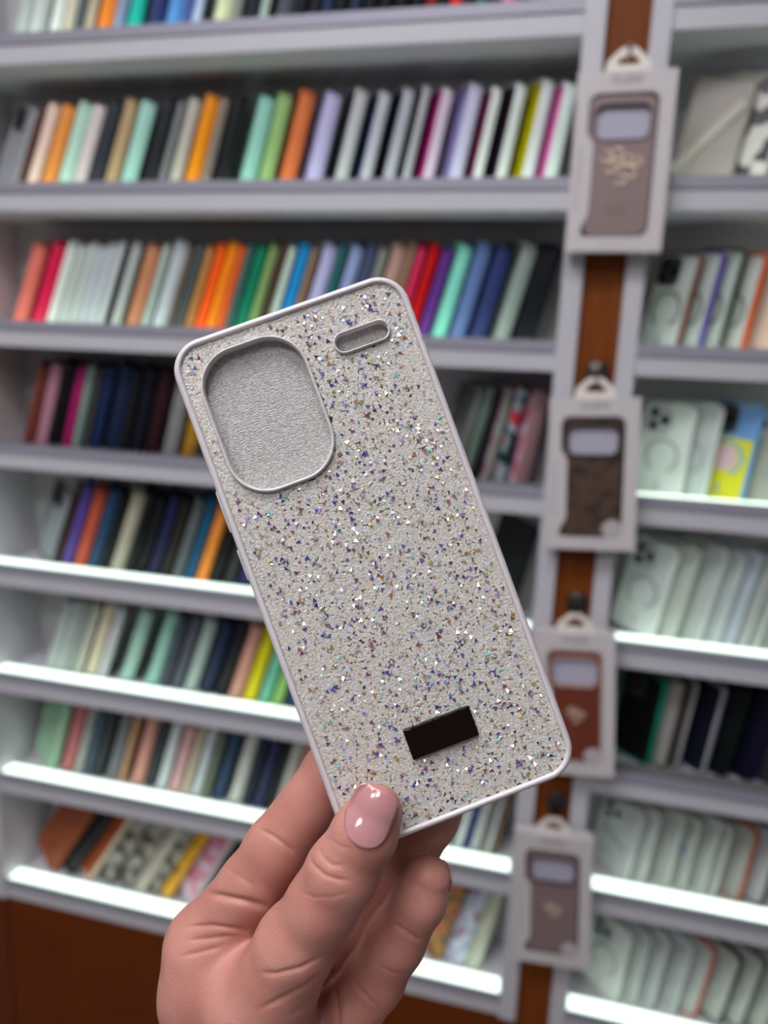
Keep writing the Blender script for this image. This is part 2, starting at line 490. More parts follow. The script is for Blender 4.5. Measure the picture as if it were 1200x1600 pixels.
ORD = ['', 'first', 'second', 'third', 'fourth', 'fifth', 'sixth', 'seventh', 'eighth', 'ninth', 'tenth', 'eleventh', 'twelfth']
LEVEL = {'A': 'top', 'B': 'second', 'C': 'third', 'D': 'fourth', 'E': 'fifth', 'F': 'sixth', 'G': 'seventh', 'H': 'bottom'}
ROWS = [
  ('AL', [20.0, 10.0, 58.0, 0.148, 0.07, 0.01], [
    (-0.8616, 'clear', 'c8d0cc', 'c8d0cc', 'c'),
    (-0.837, 'clear', 'd2d8d4', 'dfe4e0', 'c'),
    (-0.827, 'smoky clear', 'a8aca8', 'b8bcb8', 'c'),
    (-0.8039, 'white', 'e2e6e0', 'e8ece6', 'p'),
    (-0.7832, 'tan', 'b8946c', 'd8ccb8', 'p'),
    (-0.767, 'charcoal', '3a3c40', '5a6464', 'p'),
    (-0.7476, 'beige', 'a89878', 'c0b49c', 'p'),
    (-0.7189, 'bright orange', 'f08028', 'f88a2c', 'p'),
    (-0.6978, 'steel blue', '5878a8', '8898b8', 'p'),
    (-0.6707, 'teal', '14b09c', '18bca8', 'p'),
    (-0.6357, 'deep navy', '1c2450', '2a3468', 'p'),
    (-0.6083, 'sky blue', '3c78c0', '5c98dc', 'p'),
    (-0.5912, 'indigo', '3c4880', '5060a0', 'p'),
    (-0.5752, 'clear blue-edged', '8898c8', 'c8d4f8', 'c'),
    (-0.5318, 'pale lime', 'd0d8a8', 'dce0b8', 'p'),
    (-0.5142, 'ash grey', '5c6058', '8a8c84', 'p'),
    (-0.4872, 'black', '12161e', '1a222c', 'p'),
    (-0.4729, 'pale sage', '98a89c', 'a8b8ac', 'p'),
    (-0.4379, 'slate grey', '34383e', '4c5058', 'p'),
    (-0.4164, 'black', '0c0e12', '12141a', 'p'),
    (-0.396, 'black', '10121a', '181a22', 'p'),
    (-0.3795, 'midnight blue', '1c2440', '283050', 'p'),
    (-0.3585, 'black', '0c0e12', '101218', 'p'),
    (-0.3387, 'ink blue', '182034', '222c48', 'p'),
    (-0.3163, 'black', '0c0c10', '121216', 'p'),
    (-0.2942, 'black', '0a0a0e', '101014', 'p'),
    (-0.2723, 'black', '0e0e14', '14141a', 'p'),
    (-0.2506, 'black', '0c0c10', '121218', 'p'),
    (-0.2351, 'dark red', '701820', '882028', 'p'),
    (-0.2172, 'black', '0c0c10', '121218', 'p'),
    (-0.2011, 'scarlet', 'c82028', 'e02830', 'p'),
    (-0.1826, 'black', '0c0c10', '121218', 'p'),
    (-0.1676, 'bottle green', '1c5040', '286854', 'p'),
    (-0.1494, 'black', '0c0c10', '121218', 'p'),
    (-0.1314, 'hot pink', 'd858a0', 'e868b0', 'p'),
  ]),
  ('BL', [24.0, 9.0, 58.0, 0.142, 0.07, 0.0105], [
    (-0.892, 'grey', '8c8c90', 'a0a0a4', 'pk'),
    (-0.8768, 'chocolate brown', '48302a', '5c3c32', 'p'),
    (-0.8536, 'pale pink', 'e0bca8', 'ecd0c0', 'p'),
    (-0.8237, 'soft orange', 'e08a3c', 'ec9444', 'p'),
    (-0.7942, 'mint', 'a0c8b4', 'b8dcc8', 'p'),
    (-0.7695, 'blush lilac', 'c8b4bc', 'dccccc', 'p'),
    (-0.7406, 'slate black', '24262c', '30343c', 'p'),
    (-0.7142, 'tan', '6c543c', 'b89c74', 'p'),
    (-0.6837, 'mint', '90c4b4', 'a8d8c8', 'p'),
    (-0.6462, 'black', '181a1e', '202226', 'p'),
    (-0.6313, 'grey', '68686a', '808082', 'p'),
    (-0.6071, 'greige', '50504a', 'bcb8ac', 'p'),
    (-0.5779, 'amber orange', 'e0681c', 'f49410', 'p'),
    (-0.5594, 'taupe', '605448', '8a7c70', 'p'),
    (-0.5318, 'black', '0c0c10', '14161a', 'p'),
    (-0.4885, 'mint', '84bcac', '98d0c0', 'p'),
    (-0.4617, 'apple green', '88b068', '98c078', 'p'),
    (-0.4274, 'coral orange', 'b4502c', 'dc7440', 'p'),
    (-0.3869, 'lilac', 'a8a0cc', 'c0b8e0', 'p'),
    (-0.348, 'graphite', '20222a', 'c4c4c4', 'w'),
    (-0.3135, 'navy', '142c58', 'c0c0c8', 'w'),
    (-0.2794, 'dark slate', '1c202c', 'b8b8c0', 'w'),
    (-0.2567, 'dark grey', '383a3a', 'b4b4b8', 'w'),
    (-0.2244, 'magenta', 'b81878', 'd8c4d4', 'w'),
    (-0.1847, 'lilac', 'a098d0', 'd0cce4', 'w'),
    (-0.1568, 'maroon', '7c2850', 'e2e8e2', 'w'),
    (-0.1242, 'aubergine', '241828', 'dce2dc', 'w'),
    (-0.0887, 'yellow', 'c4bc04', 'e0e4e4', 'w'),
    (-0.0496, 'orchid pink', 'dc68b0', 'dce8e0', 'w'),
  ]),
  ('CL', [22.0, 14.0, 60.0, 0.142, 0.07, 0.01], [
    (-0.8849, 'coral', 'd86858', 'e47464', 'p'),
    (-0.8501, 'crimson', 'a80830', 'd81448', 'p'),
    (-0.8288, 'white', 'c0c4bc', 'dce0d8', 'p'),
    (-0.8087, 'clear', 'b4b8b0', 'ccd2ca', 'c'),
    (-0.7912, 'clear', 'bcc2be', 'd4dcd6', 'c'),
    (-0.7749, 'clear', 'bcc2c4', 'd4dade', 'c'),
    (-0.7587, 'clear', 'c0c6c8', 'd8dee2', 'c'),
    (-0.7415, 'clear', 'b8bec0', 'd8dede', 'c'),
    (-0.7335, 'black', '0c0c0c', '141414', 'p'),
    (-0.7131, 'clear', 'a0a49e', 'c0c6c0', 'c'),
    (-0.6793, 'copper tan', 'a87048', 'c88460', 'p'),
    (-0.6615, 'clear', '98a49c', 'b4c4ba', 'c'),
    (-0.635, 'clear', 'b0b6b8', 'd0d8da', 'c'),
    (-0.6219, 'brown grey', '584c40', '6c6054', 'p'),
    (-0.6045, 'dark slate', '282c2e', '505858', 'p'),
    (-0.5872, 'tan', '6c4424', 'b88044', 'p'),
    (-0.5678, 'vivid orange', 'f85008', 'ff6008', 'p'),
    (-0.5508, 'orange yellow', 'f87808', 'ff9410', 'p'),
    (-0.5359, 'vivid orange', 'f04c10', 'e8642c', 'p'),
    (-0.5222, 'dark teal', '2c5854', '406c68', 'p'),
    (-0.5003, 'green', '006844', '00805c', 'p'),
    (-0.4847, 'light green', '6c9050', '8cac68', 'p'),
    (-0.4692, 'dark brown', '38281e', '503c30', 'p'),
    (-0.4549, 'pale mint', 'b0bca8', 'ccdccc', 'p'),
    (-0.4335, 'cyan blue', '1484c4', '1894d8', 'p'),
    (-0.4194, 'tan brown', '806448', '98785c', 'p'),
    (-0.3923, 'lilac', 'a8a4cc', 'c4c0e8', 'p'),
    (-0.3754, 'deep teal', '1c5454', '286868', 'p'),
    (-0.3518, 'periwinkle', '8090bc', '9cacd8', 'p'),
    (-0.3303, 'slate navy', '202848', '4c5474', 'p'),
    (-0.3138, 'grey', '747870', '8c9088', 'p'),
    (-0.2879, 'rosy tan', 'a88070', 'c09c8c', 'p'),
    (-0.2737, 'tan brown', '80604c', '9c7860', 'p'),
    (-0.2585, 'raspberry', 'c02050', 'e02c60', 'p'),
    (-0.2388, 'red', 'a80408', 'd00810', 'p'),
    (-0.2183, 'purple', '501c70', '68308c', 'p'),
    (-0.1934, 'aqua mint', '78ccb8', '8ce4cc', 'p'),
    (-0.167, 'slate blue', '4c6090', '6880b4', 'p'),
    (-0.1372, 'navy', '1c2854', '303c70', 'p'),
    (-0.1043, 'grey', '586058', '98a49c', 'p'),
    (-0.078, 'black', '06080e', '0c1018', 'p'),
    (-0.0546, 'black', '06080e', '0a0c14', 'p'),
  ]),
  ('DL', [17.0, 14.0, 58.0, 0.145, 0.07, 0.01], [
    (-0.8822, 'rust brown', 'a87038', '78382c', 'p'),
    (-0.8575, 'dusty pink', '986074', 'c08898', 'p'),
    (-0.8305, 'black', '060606', '0a0a0a', 'p'),
    (-0.8098, 'magenta', '880c50', 'a81c64', 'p'),
    (-0.7941, 'sage', '586c64', '88a094', 'p'),
    (-0.7773, 'charcoal', '303434', '404444', 'p'),
    (-0.7559, 'navy', '101c3c', '182c58', 'p'),
    (-0.7228, 'dark blue patterned', '101830', '182848', 'fa'),
    (-0.7064, 'black and red patterned', '401010', '181818', 'fb'),
    (-0.6797, 'black', '080a14', '0c1020', 'p'),
    (-0.6522, 'red patterned', '201014', '301018', 'fb'),
    (-0.6181, 'white floral', '808080', '909090', 'fc'),
    (-0.5845, 'yellow floral', '907028', 'a08038', 'fd'),
  ]),
  ('DL', [14.0, 9.0, 58.0, 0.145, 0.07, 0.01], [
    (-0.1615, 'pale grey', '585c58', '808480', 'c'),
    (-0.1455, 'sage green', '4c6450', '748878', 'p'),
    (-0.1306, 'black', '101214', '1c2022', 'p'),
    (-0.1139, 'pink floral', '888880', '909488', 'fe'),
    (-0.0928, 'red and green floral', '8c9c98', '8c9890', 'ff'),
    (-0.0601, 'rose patterned', '883044', '9c7878', 'fe'),
  ]),
  ('EL', [21.0, 18.0, 58.0, 0.145, 0.07, 0.0105], [
    (-0.8511, 'black grey-backed', '8c9294', '18181c', 'pk'),
    (-0.8409, 'blue and red patterned', '14283c', '401818', 'fb'),
    (-0.8208, 'purple', '382468', '5c4498', 'p'),
    (-0.7933, 'coral red', '882c20', 'c4543c', 'p'),
    (-0.7686, 'denim blue', '10284c', '24486c', 'p'),
    (-0.7514, 'black', '0c0e10', '141618', 'p'),
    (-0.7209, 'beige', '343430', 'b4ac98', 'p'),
    (-0.6992, 'black', '060608', '0c0c0e', 'p'),
    (-0.68, 'black', '08080c', '121218', 'p'),
    (-0.6551, 'midnight blue', '080c28', '1c2048', 'p'),
    (-0.6339, 'smoky black', '14120c', '24221c', 'p'),
    (-0.6105, 'slate grey', '242828', '606868', 'p'),
    (-0.5896, 'petrol blue', '0c344c', '18587c', 'p'),
    (-0.5655, 'orange', 'e07c20', 'f49438', 'p'),
    (-0.5416, 'black', '060608', '0c0c0e', 'p'),
    (-0.5178, 'charcoal', '141616', '303432', 'p'),
    (-0.4932, 'dark blue', '0c1038', '181c54', 'p'),
  ]),
  ('EL', [12.0, 12.0, 40.0, 0.15, 0.072, 0.011], [
    (-0.0618, 'large black', '050508', '08080c', 'p'),
  ]),
  ('FL', [20.0, 17.0, 58.0, 0.142, 0.07, 0.01], [
    (-0.864, 'clear', 'a8aca8', 'c0c8c4', 'c'),
    (-0.8457, 'clear', 'a4a8a4', 'c4ccc8', 'c'),
    (-0.8275, 'smoky clear', '8c908c', 'a8b0a8', 'c'),
    (-0.8094, 'cream', 'b0b0a4', 'd0d4c4', 'c'),
    (-0.78, 'amber', 'b87838', 'd8ccb0', 'p'),
    (-0.7597, 'white', 'b4b4b4', 'c8ccd0', 'p'),
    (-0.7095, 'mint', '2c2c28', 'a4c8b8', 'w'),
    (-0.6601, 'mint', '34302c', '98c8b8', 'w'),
    (-0.6394, 'smoked black', '20222c', '484c58', 'p'),
    (-0.6164, 'smoked black', '24262e', '585c68', 'p'),
    (-0.5877, 'pale grey', '808c86', 'a8b8b0', 'p'),
    (-0.5581, 'navy', '0c1430', '1c2848', 'p'),
    (-0.5322, 'black', '080c14', '14181e', 'p'),
    (-0.5055, 'salmon', 'a87464', 'd09888', 'p'),
    (-0.479, 'yellow', 'd0c000', 'e0d004', 'p'),
    (-0.4539, 'jade', '5c9c84', '70bca0', 'p'),
    (-0.4313, 'light green', '74a458', '8cbc68', 'p'),
    (-0.4055, 'navy', '142448', '1c345c', 'p'),
  ]),
  ('GL', [17.0, 15.0, 58.0, 0.148, 0.07, 0.01], [
    (-0.8716, 'leaf green', '88ac8c', 'a0c8a4', 'pr'),
    (-0.838, 'dusty red', 'a05458', 'bc6c6c', 'p'),
    (-0.818, 'pale grey', '80847c', 'acb0a8', 'c'),
    (-0.7981, 'blue grey', '1c2430', '485868', 'p'),
    (-0.7784, 'charcoal', '202428', '34383c', 'p'),
    (-0.7445, 'smoky grey', '4c4c4c', '78787c', 'p'),
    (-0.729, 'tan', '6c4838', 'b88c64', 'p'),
    (-0.6943, 'peach pink', 'a0604c', 'd89888', 'p'),
    (-0.6715, 'charcoal', '1c1e22', '34383c', 'p'),
    (-0.6488, 'white', '9ca0a0', 'dce4e4', 'c'),
    (-0.6213, 'pale pink', 'b08488', 'd8a8a8', 'p'),
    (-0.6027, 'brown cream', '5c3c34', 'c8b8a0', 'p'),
    (-0.5818, 'white', '8c9090', 'd4dce0', 'c'),
    (-0.5646, 'olive grey', '3c3c30', '707464', 'p'),
    (-0.5379, 'navy', '141c34', '24405c', 'p'),
    (-0.5055, 'ivory', '585450', 'c8c8c0', 'p'),
    (-0.4864, 'dark navy', '0c1020', '182038', 'p'),
    (-0.4651, 'indigo', '101430', '2c3058', 'p'),
    (-0.4499, 'black', '0c0810', '14101c', 'p'),
    (-0.4231, 'beige', '70706c', 'b4b4a8', 'p'),
    (-0.4022, 'pink', 'bc6c70', 'd88c8c', 'p'),
  ]),
  ('GL', [12.0, 10.0, 58.0, 0.148, 0.07, 0.01], [
    (-0.1418, 'clear', 'b0b8b4', 'd8e0dc', 'c'),
    (-0.1324, 'dark grey', '444c48', '687470', 'p'),
    (-0.1178, 'white', 'b8c0bc', 'e0e8e4', 'c'),
    (-0.1075, 'royal blue', '101848', '203078', 'p'),
    (-0.092, 'clear', 'a0a4a4', 'c8cccc', 'c'),
    (-0.0817, 'grey', '585850', '848078', 'p'),
    (-0.0715, 'clear', '989c9c', 'bcc0c0', 'c'),
    (-0.0623, 'brown', '483020', '705038', 'p'),
  ]),
  ('HL', [33.0, 28.0, 27.0, 0.178, 0.076, 0.012], [
    (-0.8845, 'rust leather', '8c4420', '98481c', 'pe'),
    (-0.8455, 'black', '0c0e14', '10141c', 'pn'),
    (-0.8057, 'rust', '903c10', 'd8c4ac', 'pk'),
    (-0.7663, 'dark marbled', '201c1c', '807c74', 'fg'),
    (-0.7261, 'white marbled', 'a8a498', 'c8c4b8', 'fg'),
    (-0.697, 'cream', 'b8b0a0', 'ccc4b4', 'p'),
    (-0.6708, 'white and black patterned', 'b8b4a8', 'a8a498', 'fg'),
    (-0.6434, 'mustard yellow', 'd89c08', 'e4a810', 'fh'),
    (-0.5908, 'pink floral', 'd8b8c8', 'd8c8cc', 'fe'),
    (-0.5529, 'black', '0c0c10', '141418', 'p'),
  ]),
  ('HL', [14.0, 12.0, 32.0, 0.172, 0.076, 0.012], [
    (-0.1367, 'gold patterned', '784c1c', 'a87834', 'fi'),
    (-0.0978, 'white crystal floral', 'b0b4cc', 'b0bcc8', 'fj'),
    (-0.0573, 'pale cream', 'b8bcA4', 'd8dcc8', 'p'),
  ]),
  ('BR', [9.0, 9.0, 18.0, 0.14, 0.076, 0.011], [
    (0.1598, 'beige wallet', 'a09890', '8c8478', 'ps'),
    (0.1983, 'black and white patterned', 'b4b0a8', 'b8b4ac', 'fk'),
    (0.2252, 'grey patterned', '606068', 'a8a4a8', 'fk'),
  ]),
  ('CR', [9.0, 7.0, 46.0, 0.135, 0.07, 0.01], [
    (0.1222, 'clear brown-edged', 'd0d8d0', '7c5040', 'ckr'),
    (0.1508, 'clear purple-edged', 'c8d0c8', '6450a0', 'ckr'),
    (0.1758, 'clear olive-edged', 'c4ccc4', '48543c', 'ckr'),
    (0.2037, 'clear orange-edged', 'ccd0c8', 'd85818', 'ckr'),
    (0.2402, 'peach', 'd8bca8', 'e0c4b0', 'p'),
  ]),
  ('DR', [4.0, 7.0, 32.0, 0.135, 0.072, 0.01], [
    (0.1496, 'clear white', 'e0ece0', 'ecf4ea', 'ckr'),
    (0.1807, 'clear', 'c8d2cc', 'e0e8e2', 'cr'),
    (0.2281, 'yellow blue-framed', 'd8d828', '70a4d8', 'pykr'),
    (0.2668, 'clear', 'b4b8a8', 'b8ccb8', 'ckr'),
  ]),
  ('ER', [10.0, 10.0, 38.0, 0.142, 0.072, 0.01], [
    (0.137, 'clear white', 'dce6de', 'e8f0e8', 'ckr'),
    (0.1646, 'clear', 'c4ccc0', 'ccd4c8', 'ck'),
    (0.1987, 'clear', 'bcc4bc', 'd4dcd4', 'c'),
    (0.2222, 'clear', 'b8c0bc', 'd0d8d8', 'c'),
    (0.2405, 'clear blue-tinted', 'b0b8c0', 'c8d4dc', 'c'),
    (0.2571, 'clear', 'a8aca8', 'c8ccc8', 'ck'),
    (0.2735, 'clear', 'a8aca4', 'c4ccc4', 'ck'),
    (0.2979, 'clear', 'a0a8a0', 'c0c8b8', 'c'),
  ]),
  ('FR', [5.0, 7.0, 40.0, 0.145, 0.072, 0.01], [
    (0.1533, 'black teal-edged', '060608', '088868', 'pk'),
    (0.1792, 'beige', 'a09c94', '3c3834', 'pr'),
    (0.1907, 'pearl grey', '4c4844', 'a4a0a0', 'p'),
    (0.2294, 'navy white-edged', '080c1c', 'a4a4ac', 'p'),
    (0.2605, 'bottle black', '040c0c', '081410', 'p'),
    (0.2955, 'dark blue', '04041c', '0a0a34', 'p'),
    (0.3233, 'grey', '2c2c30', '3c3c44', 'p'),
  ]),
  ('GR', [6.0, 6.0, 42.0, 0.124, 0.072, 0.01], [
    (0.1439, 'clear printed', 'b8bcb8', 'c4c8c4', 'ckt'),
    (0.1672, 'clear', 'b0b4b0', 'c4c8c4', 'c'),
    (0.2014, 'clear', 'a8aca4', 'c4c8c0', 'c'),
    (0.2243, 'clear blue-stickered', 'a0a49c', 'c0c4bc', 'cb'),
    (0.2514, 'clear', 'a4a8a0', 'c4c8c0', 'c'),
    (0.2676, 'clear', 'a0a49c', 'bcc0bc', 'c'),
    (0.3031, 'clear orange-edged', 'a0a098', 'a84818', 'c'),
    (0.3346, 'clear navy-edged', 'a8a8a8', '1c2440', 'c'),
  ]),
  ('HR', [5.0, 10.0, 40.0, 0.132, 0.072, 0.01], [
    (0.1501, 'clear white', 'dce2da', 'e4eae2', 'ckr'),
    (0.1764, 'clear', 'b4bcb4', 'c8d0c8', 'cr'),
    (0.2024, 'clear', 'b0b4b4', 'c8ccc8', 'cr'),
    (0.2357, 'clear', 'acb0b0', 'ccd4d4', 'cr'),
    (0.2668, 'clear red-edged', 'b8bcb4', 'b85040', 'cr'),
    (0.3039, 'clear black-edged', 'b8bcb4', '202c2c', 'cr'),
    (0.3342, 'clear grey-edged', 'b8bcb0', '484850', 'cr'),
    (0.3659, 'clear', 'b0b4a8', '707870', 'cr'),
  ]),
]

by_row = {}
for key, par, items in ROWS:
    by_row.setdefault(key, []).extend(it[1] for it in items)


def make_label(key, idx):
    names = by_row[key]
    n = names[idx]
    where = LEVEL[key[0]] + ' shelf of the ' + ('left unit' if key[1] == 'L' else 'right unit')
    if names.count(n) == 1:
        return n + ' phone case leaning on the ' + where
    L = names[idx - 1] if idx else None
    R = names[idx + 1] if idx + 1 < len(names) else None
    trip = [(names[i - 1] if i else None, names[i + 1] if i + 1 < len(names) else None) for i in range(len(names)) if names[i] == n]
    if L and names.count(L) == 1 and L != n:
        return n + ' phone case just right of the ' + L + ' one, ' + where.replace(' of the', ',')
    if R and names.count(R) == 1 and R != n:
        return n + ' phone case just left of the ' + R + ' one, ' + where.replace(' of the', ',')
    k = sum(1 for i in range(idx + 1) if names[i] == n)
    return ORD[k] + ' ' + n + ' phone case from the left, ' + where.replace(' of the', ',')


count = {}
for key, (l0, l1, yaw0, h, w, t0), items in ROWS:
    nit = len(items)
    z = LIP[key[0]] - 0.0145
    grp = 'phone cases on the ' + LEVEL[key[0]] + ' shelf of the ' + ('left' if key[1] == 'L' else 'right') + ' unit'
    for i, (X, nm, face, spine, kind) in enumerate(items):
        idx = count.get(key, 0)
        count[key] = idx + 1
        f = i / max(nit - 1, 1)
        yaw = 30 if (i == 0 and key[0] in 'BEG' and key[1] == 'L' and nit > 9) else yaw0
        lean = math.radians(l0 + (l1 - l0) * f)
        hh = round(h * (1 + 0.012 * ((idx * 7) % 5 - 2)), 4)
        gap = X - items[i - 1][0] if i else (items[1][0] - X if nit > 1 else 0.02)
        if key[1] == 'L':
            t = min(max(gap * math.sin(math.radians(yaw)) * math.cos(lean) * (0.52 if kind == 'w' else 0.86), 0.0045), 0.021)
        else:
            t = min(max(gap * math.sin(math.radians(yaw)) * math.cos(lean) * 0.8, 0.005), t0)
        t = round(t, 3)
        frame, panel = case_meshes(w, hh, t)
        X -= t * math.sin(math.radians(yaw))
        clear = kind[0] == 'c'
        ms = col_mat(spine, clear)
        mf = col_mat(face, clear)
        if kind[0] == 'f':
            mf = ramp_mat('print_' + kind[1], FL[kind[1]], 34 if kind[1] != 'k' else 30, 0.4, detail=1.0)
            if kind[1] in 'dfgij':
                ms = mf
        deep = 0.046 if key[0] != 'H' else 0.047
        R = Matrix.Rotation(lean, 4, 'Y') @ Matrix.Rotation(math.radians(-yaw), 4, 'Z')
        lowest = min((R @ Vector(c)).z for c in ((0, 0, 0), (0, t, 0)))
        xs_ = [(R @ Vector((a, b, c))).x for a in (0, -w) for b in (0, t) for c in (0, hh)]
        x_lo, x_hi = (X0L, X1L) if key[1] == 'L' else (X0R, X1R)
        X = max(min(X, x_hi - 0.0015 - max(xs_)), x_lo + 0.0015 - min(xs_))
        mw = Matrix.Translation((X, deep, z - lowest - 0.0032 * 0.0)) @ R
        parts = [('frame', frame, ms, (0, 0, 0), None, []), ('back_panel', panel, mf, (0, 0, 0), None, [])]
        parts += small_bits(kind, w, hh, key[0])
        case_root(mw, parts, 'phone_case', make_label(key, idx), grp)


# ------------------------------------------------------------------ hanging packs on the wood strip
def printed_text(s, size, m, parent, loc, name='printed_letters', rz=0.0):
    cu = bpy.data.curves.new(name, 'FONT')
    cu.body = s
    cu.size = size
    cu.align_x = 'CENTER'
    cu.align_y = 'CENTER'
    cu.extrude = 0.0002
    tmp = bpy.data.objects.new('letters_curve', cu)
    COL.objects.link(tmp)
    bpy.context.view_layer.update()
    me = bpy.data.meshes.new_from_object(tmp.evaluated_get(bpy.context.evaluated_depsgraph_get()))
    bpy.data.objects.remove(tmp)
    bpy.data.curves.remove(cu)
    return link(name, me, m, parent, loc, (math.pi / 2, rz, 0))


M_card = mat('printed_card', 'cec7c6', 0.6)
M_tab = mat('ivory_plastic_tab', 'e8e0d4', 0.4)
M_gold = mat('gold_metal', 'ecd4bc', 0.35, 0.6)
M_print = mat('grey_ink', '8a8286', 0.6)
M_insert = mat('lavender_card', 'b4b0c0', 0.6)


def emblem(parent, loc, s, name='gold_emblem'):
    bm = bmesh.new()
    for cx, cz, r in ((-0.55, 0.5, .30), (-.15, .62, .32), (.35, .3, .3), (.8, .25, .24), (-.35, .0, .28), (.5, -.2, .34), (.1, -.55, .3), (0.05, .2, .22)):
        pts = [(s * (cx + r * math.cos(a)), 0.0, s * (cz + 0.75 * r * math.sin(a))) for a in [math.radians(200 + 24 * q) for q in range(12)]]
        tube(bm, pts, s * 0.06, 6)
    return link(name, bm_mesh(name, bm, True), M_gold, parent, loc)


def hanging_pack(label, case_label, hook_label, cx, ztop, w, h, roll, body, rim, sticker, has_emblem, hook_mat, mono=False, plate=1.0):
    y0 = -0.036                                        # card front
    th = 0.020
    t = empty('hanging_pack', label, 'case packaging', group='card packs hanging on the wood strip',
              mw=Matrix.Translation((cx, y0, CAM_H + ztop)) @ Matrix.Rotation(math.radians(-roll), 4, 'Y'))
    # local: x right, z up from the pack's top edge, y into the wall
    out = [(-w / 2, 0), (-w / 2, -h), (w / 2, -h), (w / 2, 0)]
    xl, xr = -w * 0.36, w * 0.345
    xs = -w * 0.285
    zt, zn, zs, zl, zbm = -0.115 * h, -0.355 * h, -0.375 * h, -0.83 * h, -0.915 * h
    hole = []

    def arc(cx_, cz_, r, a0, a1, n=6):
        return [(cx_ + r * math.cos(math.radians(a0 + (a1 - a0) * i / n)), cz_ + r * math.sin(math.radians(a0 + (a1 - a0) * i / n))) for i in range(n + 1)]
    r = 0.011
    hole += arc(xr - r, zt - r, r, 0, 90) + arc(xl + r, zt - r, r, 90, 180)
    hole += [(xl, zn + 0.006), (xl + 0.003, zn), (xs - 0.002, zs), (xs, zs - 0.006)]
    hole += [(xs, zl + 0.008), (xs - 0.003, zl + 0.002), (xl + 0.001, zl - 0.006)]
    hole += arc(xl + 0.006, zbm + 0.006, 0.006, 180, 270, 4) + arc(xr - r, zbm + r, r, 270, 360)
    bm = bmesh.new()
    plate_with_holes(bm, out, [hole], lambda p: (p[0], 0.0, p[1]))
    n = len(hole)
    a = [bm.verts.new((p[0], 0.0, p[1])) for p in hole]
    b = [bm.verts.new((p[0], 0.0012, p[1])) for p in hole]
    for i in range(n):
        bm.faces.new((a[i], a[(i + 1) % n], b[(i + 1) % n], b[i]))
    v0 = [bm.verts.new((p[0], 0.0, p[1])) for p in out]
    v1 = [bm.verts.new((p[0], th, p[1])) for p in out]
    for i in range(4):
        bm.faces.new((v0[i], v1[i], v1[(i + 1) % 4], v0[(i + 1) % 4]))
    bm.faces.new(v1)
    bmesh.ops.remove_doubles(bm, verts=bm.verts, dist=1e-6)
    bmesh.ops.recalc_face_normals(bm, faces=bm.faces)
    link('card_sleeve', bm_mesh('card_sleeve', bm), M_card, t)
    # hang tab with a rounded triangular hole
    bm = bmesh.new()
    tri_o = [(-0.026, 0), (0.026, 0), (0.024, 0.012), (0.008, 0.026), (-0.008, 0.026), (-0.024, 0.012)]
    tri_i = [(-0.013, 0.008), (0.013, 0.008), (0.011, 0.013), (0.004, 0.019), (-0.004, 0.019), (-0.011, 0.013)]
    for y in (0.005, 0.0068):
        plate_with_holes(bm, tri_o, [tri_i], lambda p, y=y: (p[0], y, p[1]))
    for lp in (tri_o, tri_i):
        q = len(lp)
        a = [bm.verts.new((p[0], 0.005, p[1])) for p in lp]
        b = [bm.verts.new((p[0], 0.0068, p[1])) for p in lp]
        for i in range(q):
            bm.faces.new((a[i], a[(i + 1) % q], b[(i + 1) % q], b[i]))
    bmesh.ops.remove_doubles(bm, verts=bm.verts, dist=1e-6)
    bmesh.ops.recalc_face_normals(bm, faces=bm.faces)
    link('hang_tab', bm_mesh('hang_tab', bm), M_tab, t)
    printed_text('GUESS', 0.0125, M_print, t, (0.0, -0.0003, zt * 0.42))
    bm = bmesh.new()                                   # faint printed stroke rows along the side and foot
    for i in range(17):
        box_bm(bm, (-w * 0.435, -0.0003, -h * (0.42 + 0.022 * i)), (-w * 0.405, 0, -h * (0.42 + 0.022 * i) + 0.0022))
    for i in range(9):
        box_bm(bm, (-0.016 + 0.0036 * i, -0.0003, -h * 0.955), (-0.0142 + 0.0036 * i, 0, -h * 0.955 + 0.002))
    link('printed_marks', bm_mesh('printed_marks', bm), mat('pale_ink', 'b0a8ae', 0.6), t)
    if sticker:
        o = link('round_sticker', disc_mesh('round_sticker', 0.0125, 0.0006, 28), mat('white_sticker', 'bcb4b4', 0.5), t, (w * 0.235, -0.0001, -h * 0.855))
        o['label'] = 'round white sticker on the window'
    # the phone case held inside
    cw, ch = w * 0.69, h * 0.79
    c = empty('boxed_phone_case', case_label, 'phone case', group='phone cases inside the hanging packs',
              mw=t.matrix_basis @ Matrix.Translation((w * -0.008, 0.0022, -h * 0.515)))
    lw, lh = cw * 0.80, h * 0.185
    lz = ch / 2 - lh / 2 - 0.012

    def ring(ww, hh, rr, cz, y):
        return [(x, y, z + cz) for x, z in rrect(ww, hh, rr, 6)]
    bm = bmesh.new()
    loft(bm, [ring(cw, ch, 0.013, 0, 0.014), ring(cw, ch, 0.013, 0, 0.002), ring(cw - 0.003, ch - 0.003, 0.012, 0, 0.0)])
    plate_with_holes(bm, rrect(cw - 0.003, ch - 0.003, 0.012, 6), [rrect(lw, lh, 0.010, 6, 0, lz)], lambda p: (p[0], 0.0, p[1]))
    bmesh.ops.remove_doubles(bm, verts=bm.verts, dist=1e-6)
    bmesh.ops.recalc_face_normals(bm, faces=bm.faces)
    bm2 = bmesh.new()  # frame added round the case, partly to imitate shade along the window edge
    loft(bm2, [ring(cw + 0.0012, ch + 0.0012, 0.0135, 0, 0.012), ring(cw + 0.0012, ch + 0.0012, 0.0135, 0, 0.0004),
               ring(cw - 0.0006, ch - 0.0006, 0.0126, 0, -0.0008), ring(cw - 0.0040, ch - 0.0040, 0.011, 0, -0.0006), ring(cw - 0.0044, ch - 0.0044, 0.0108, 0, 0.0006)])
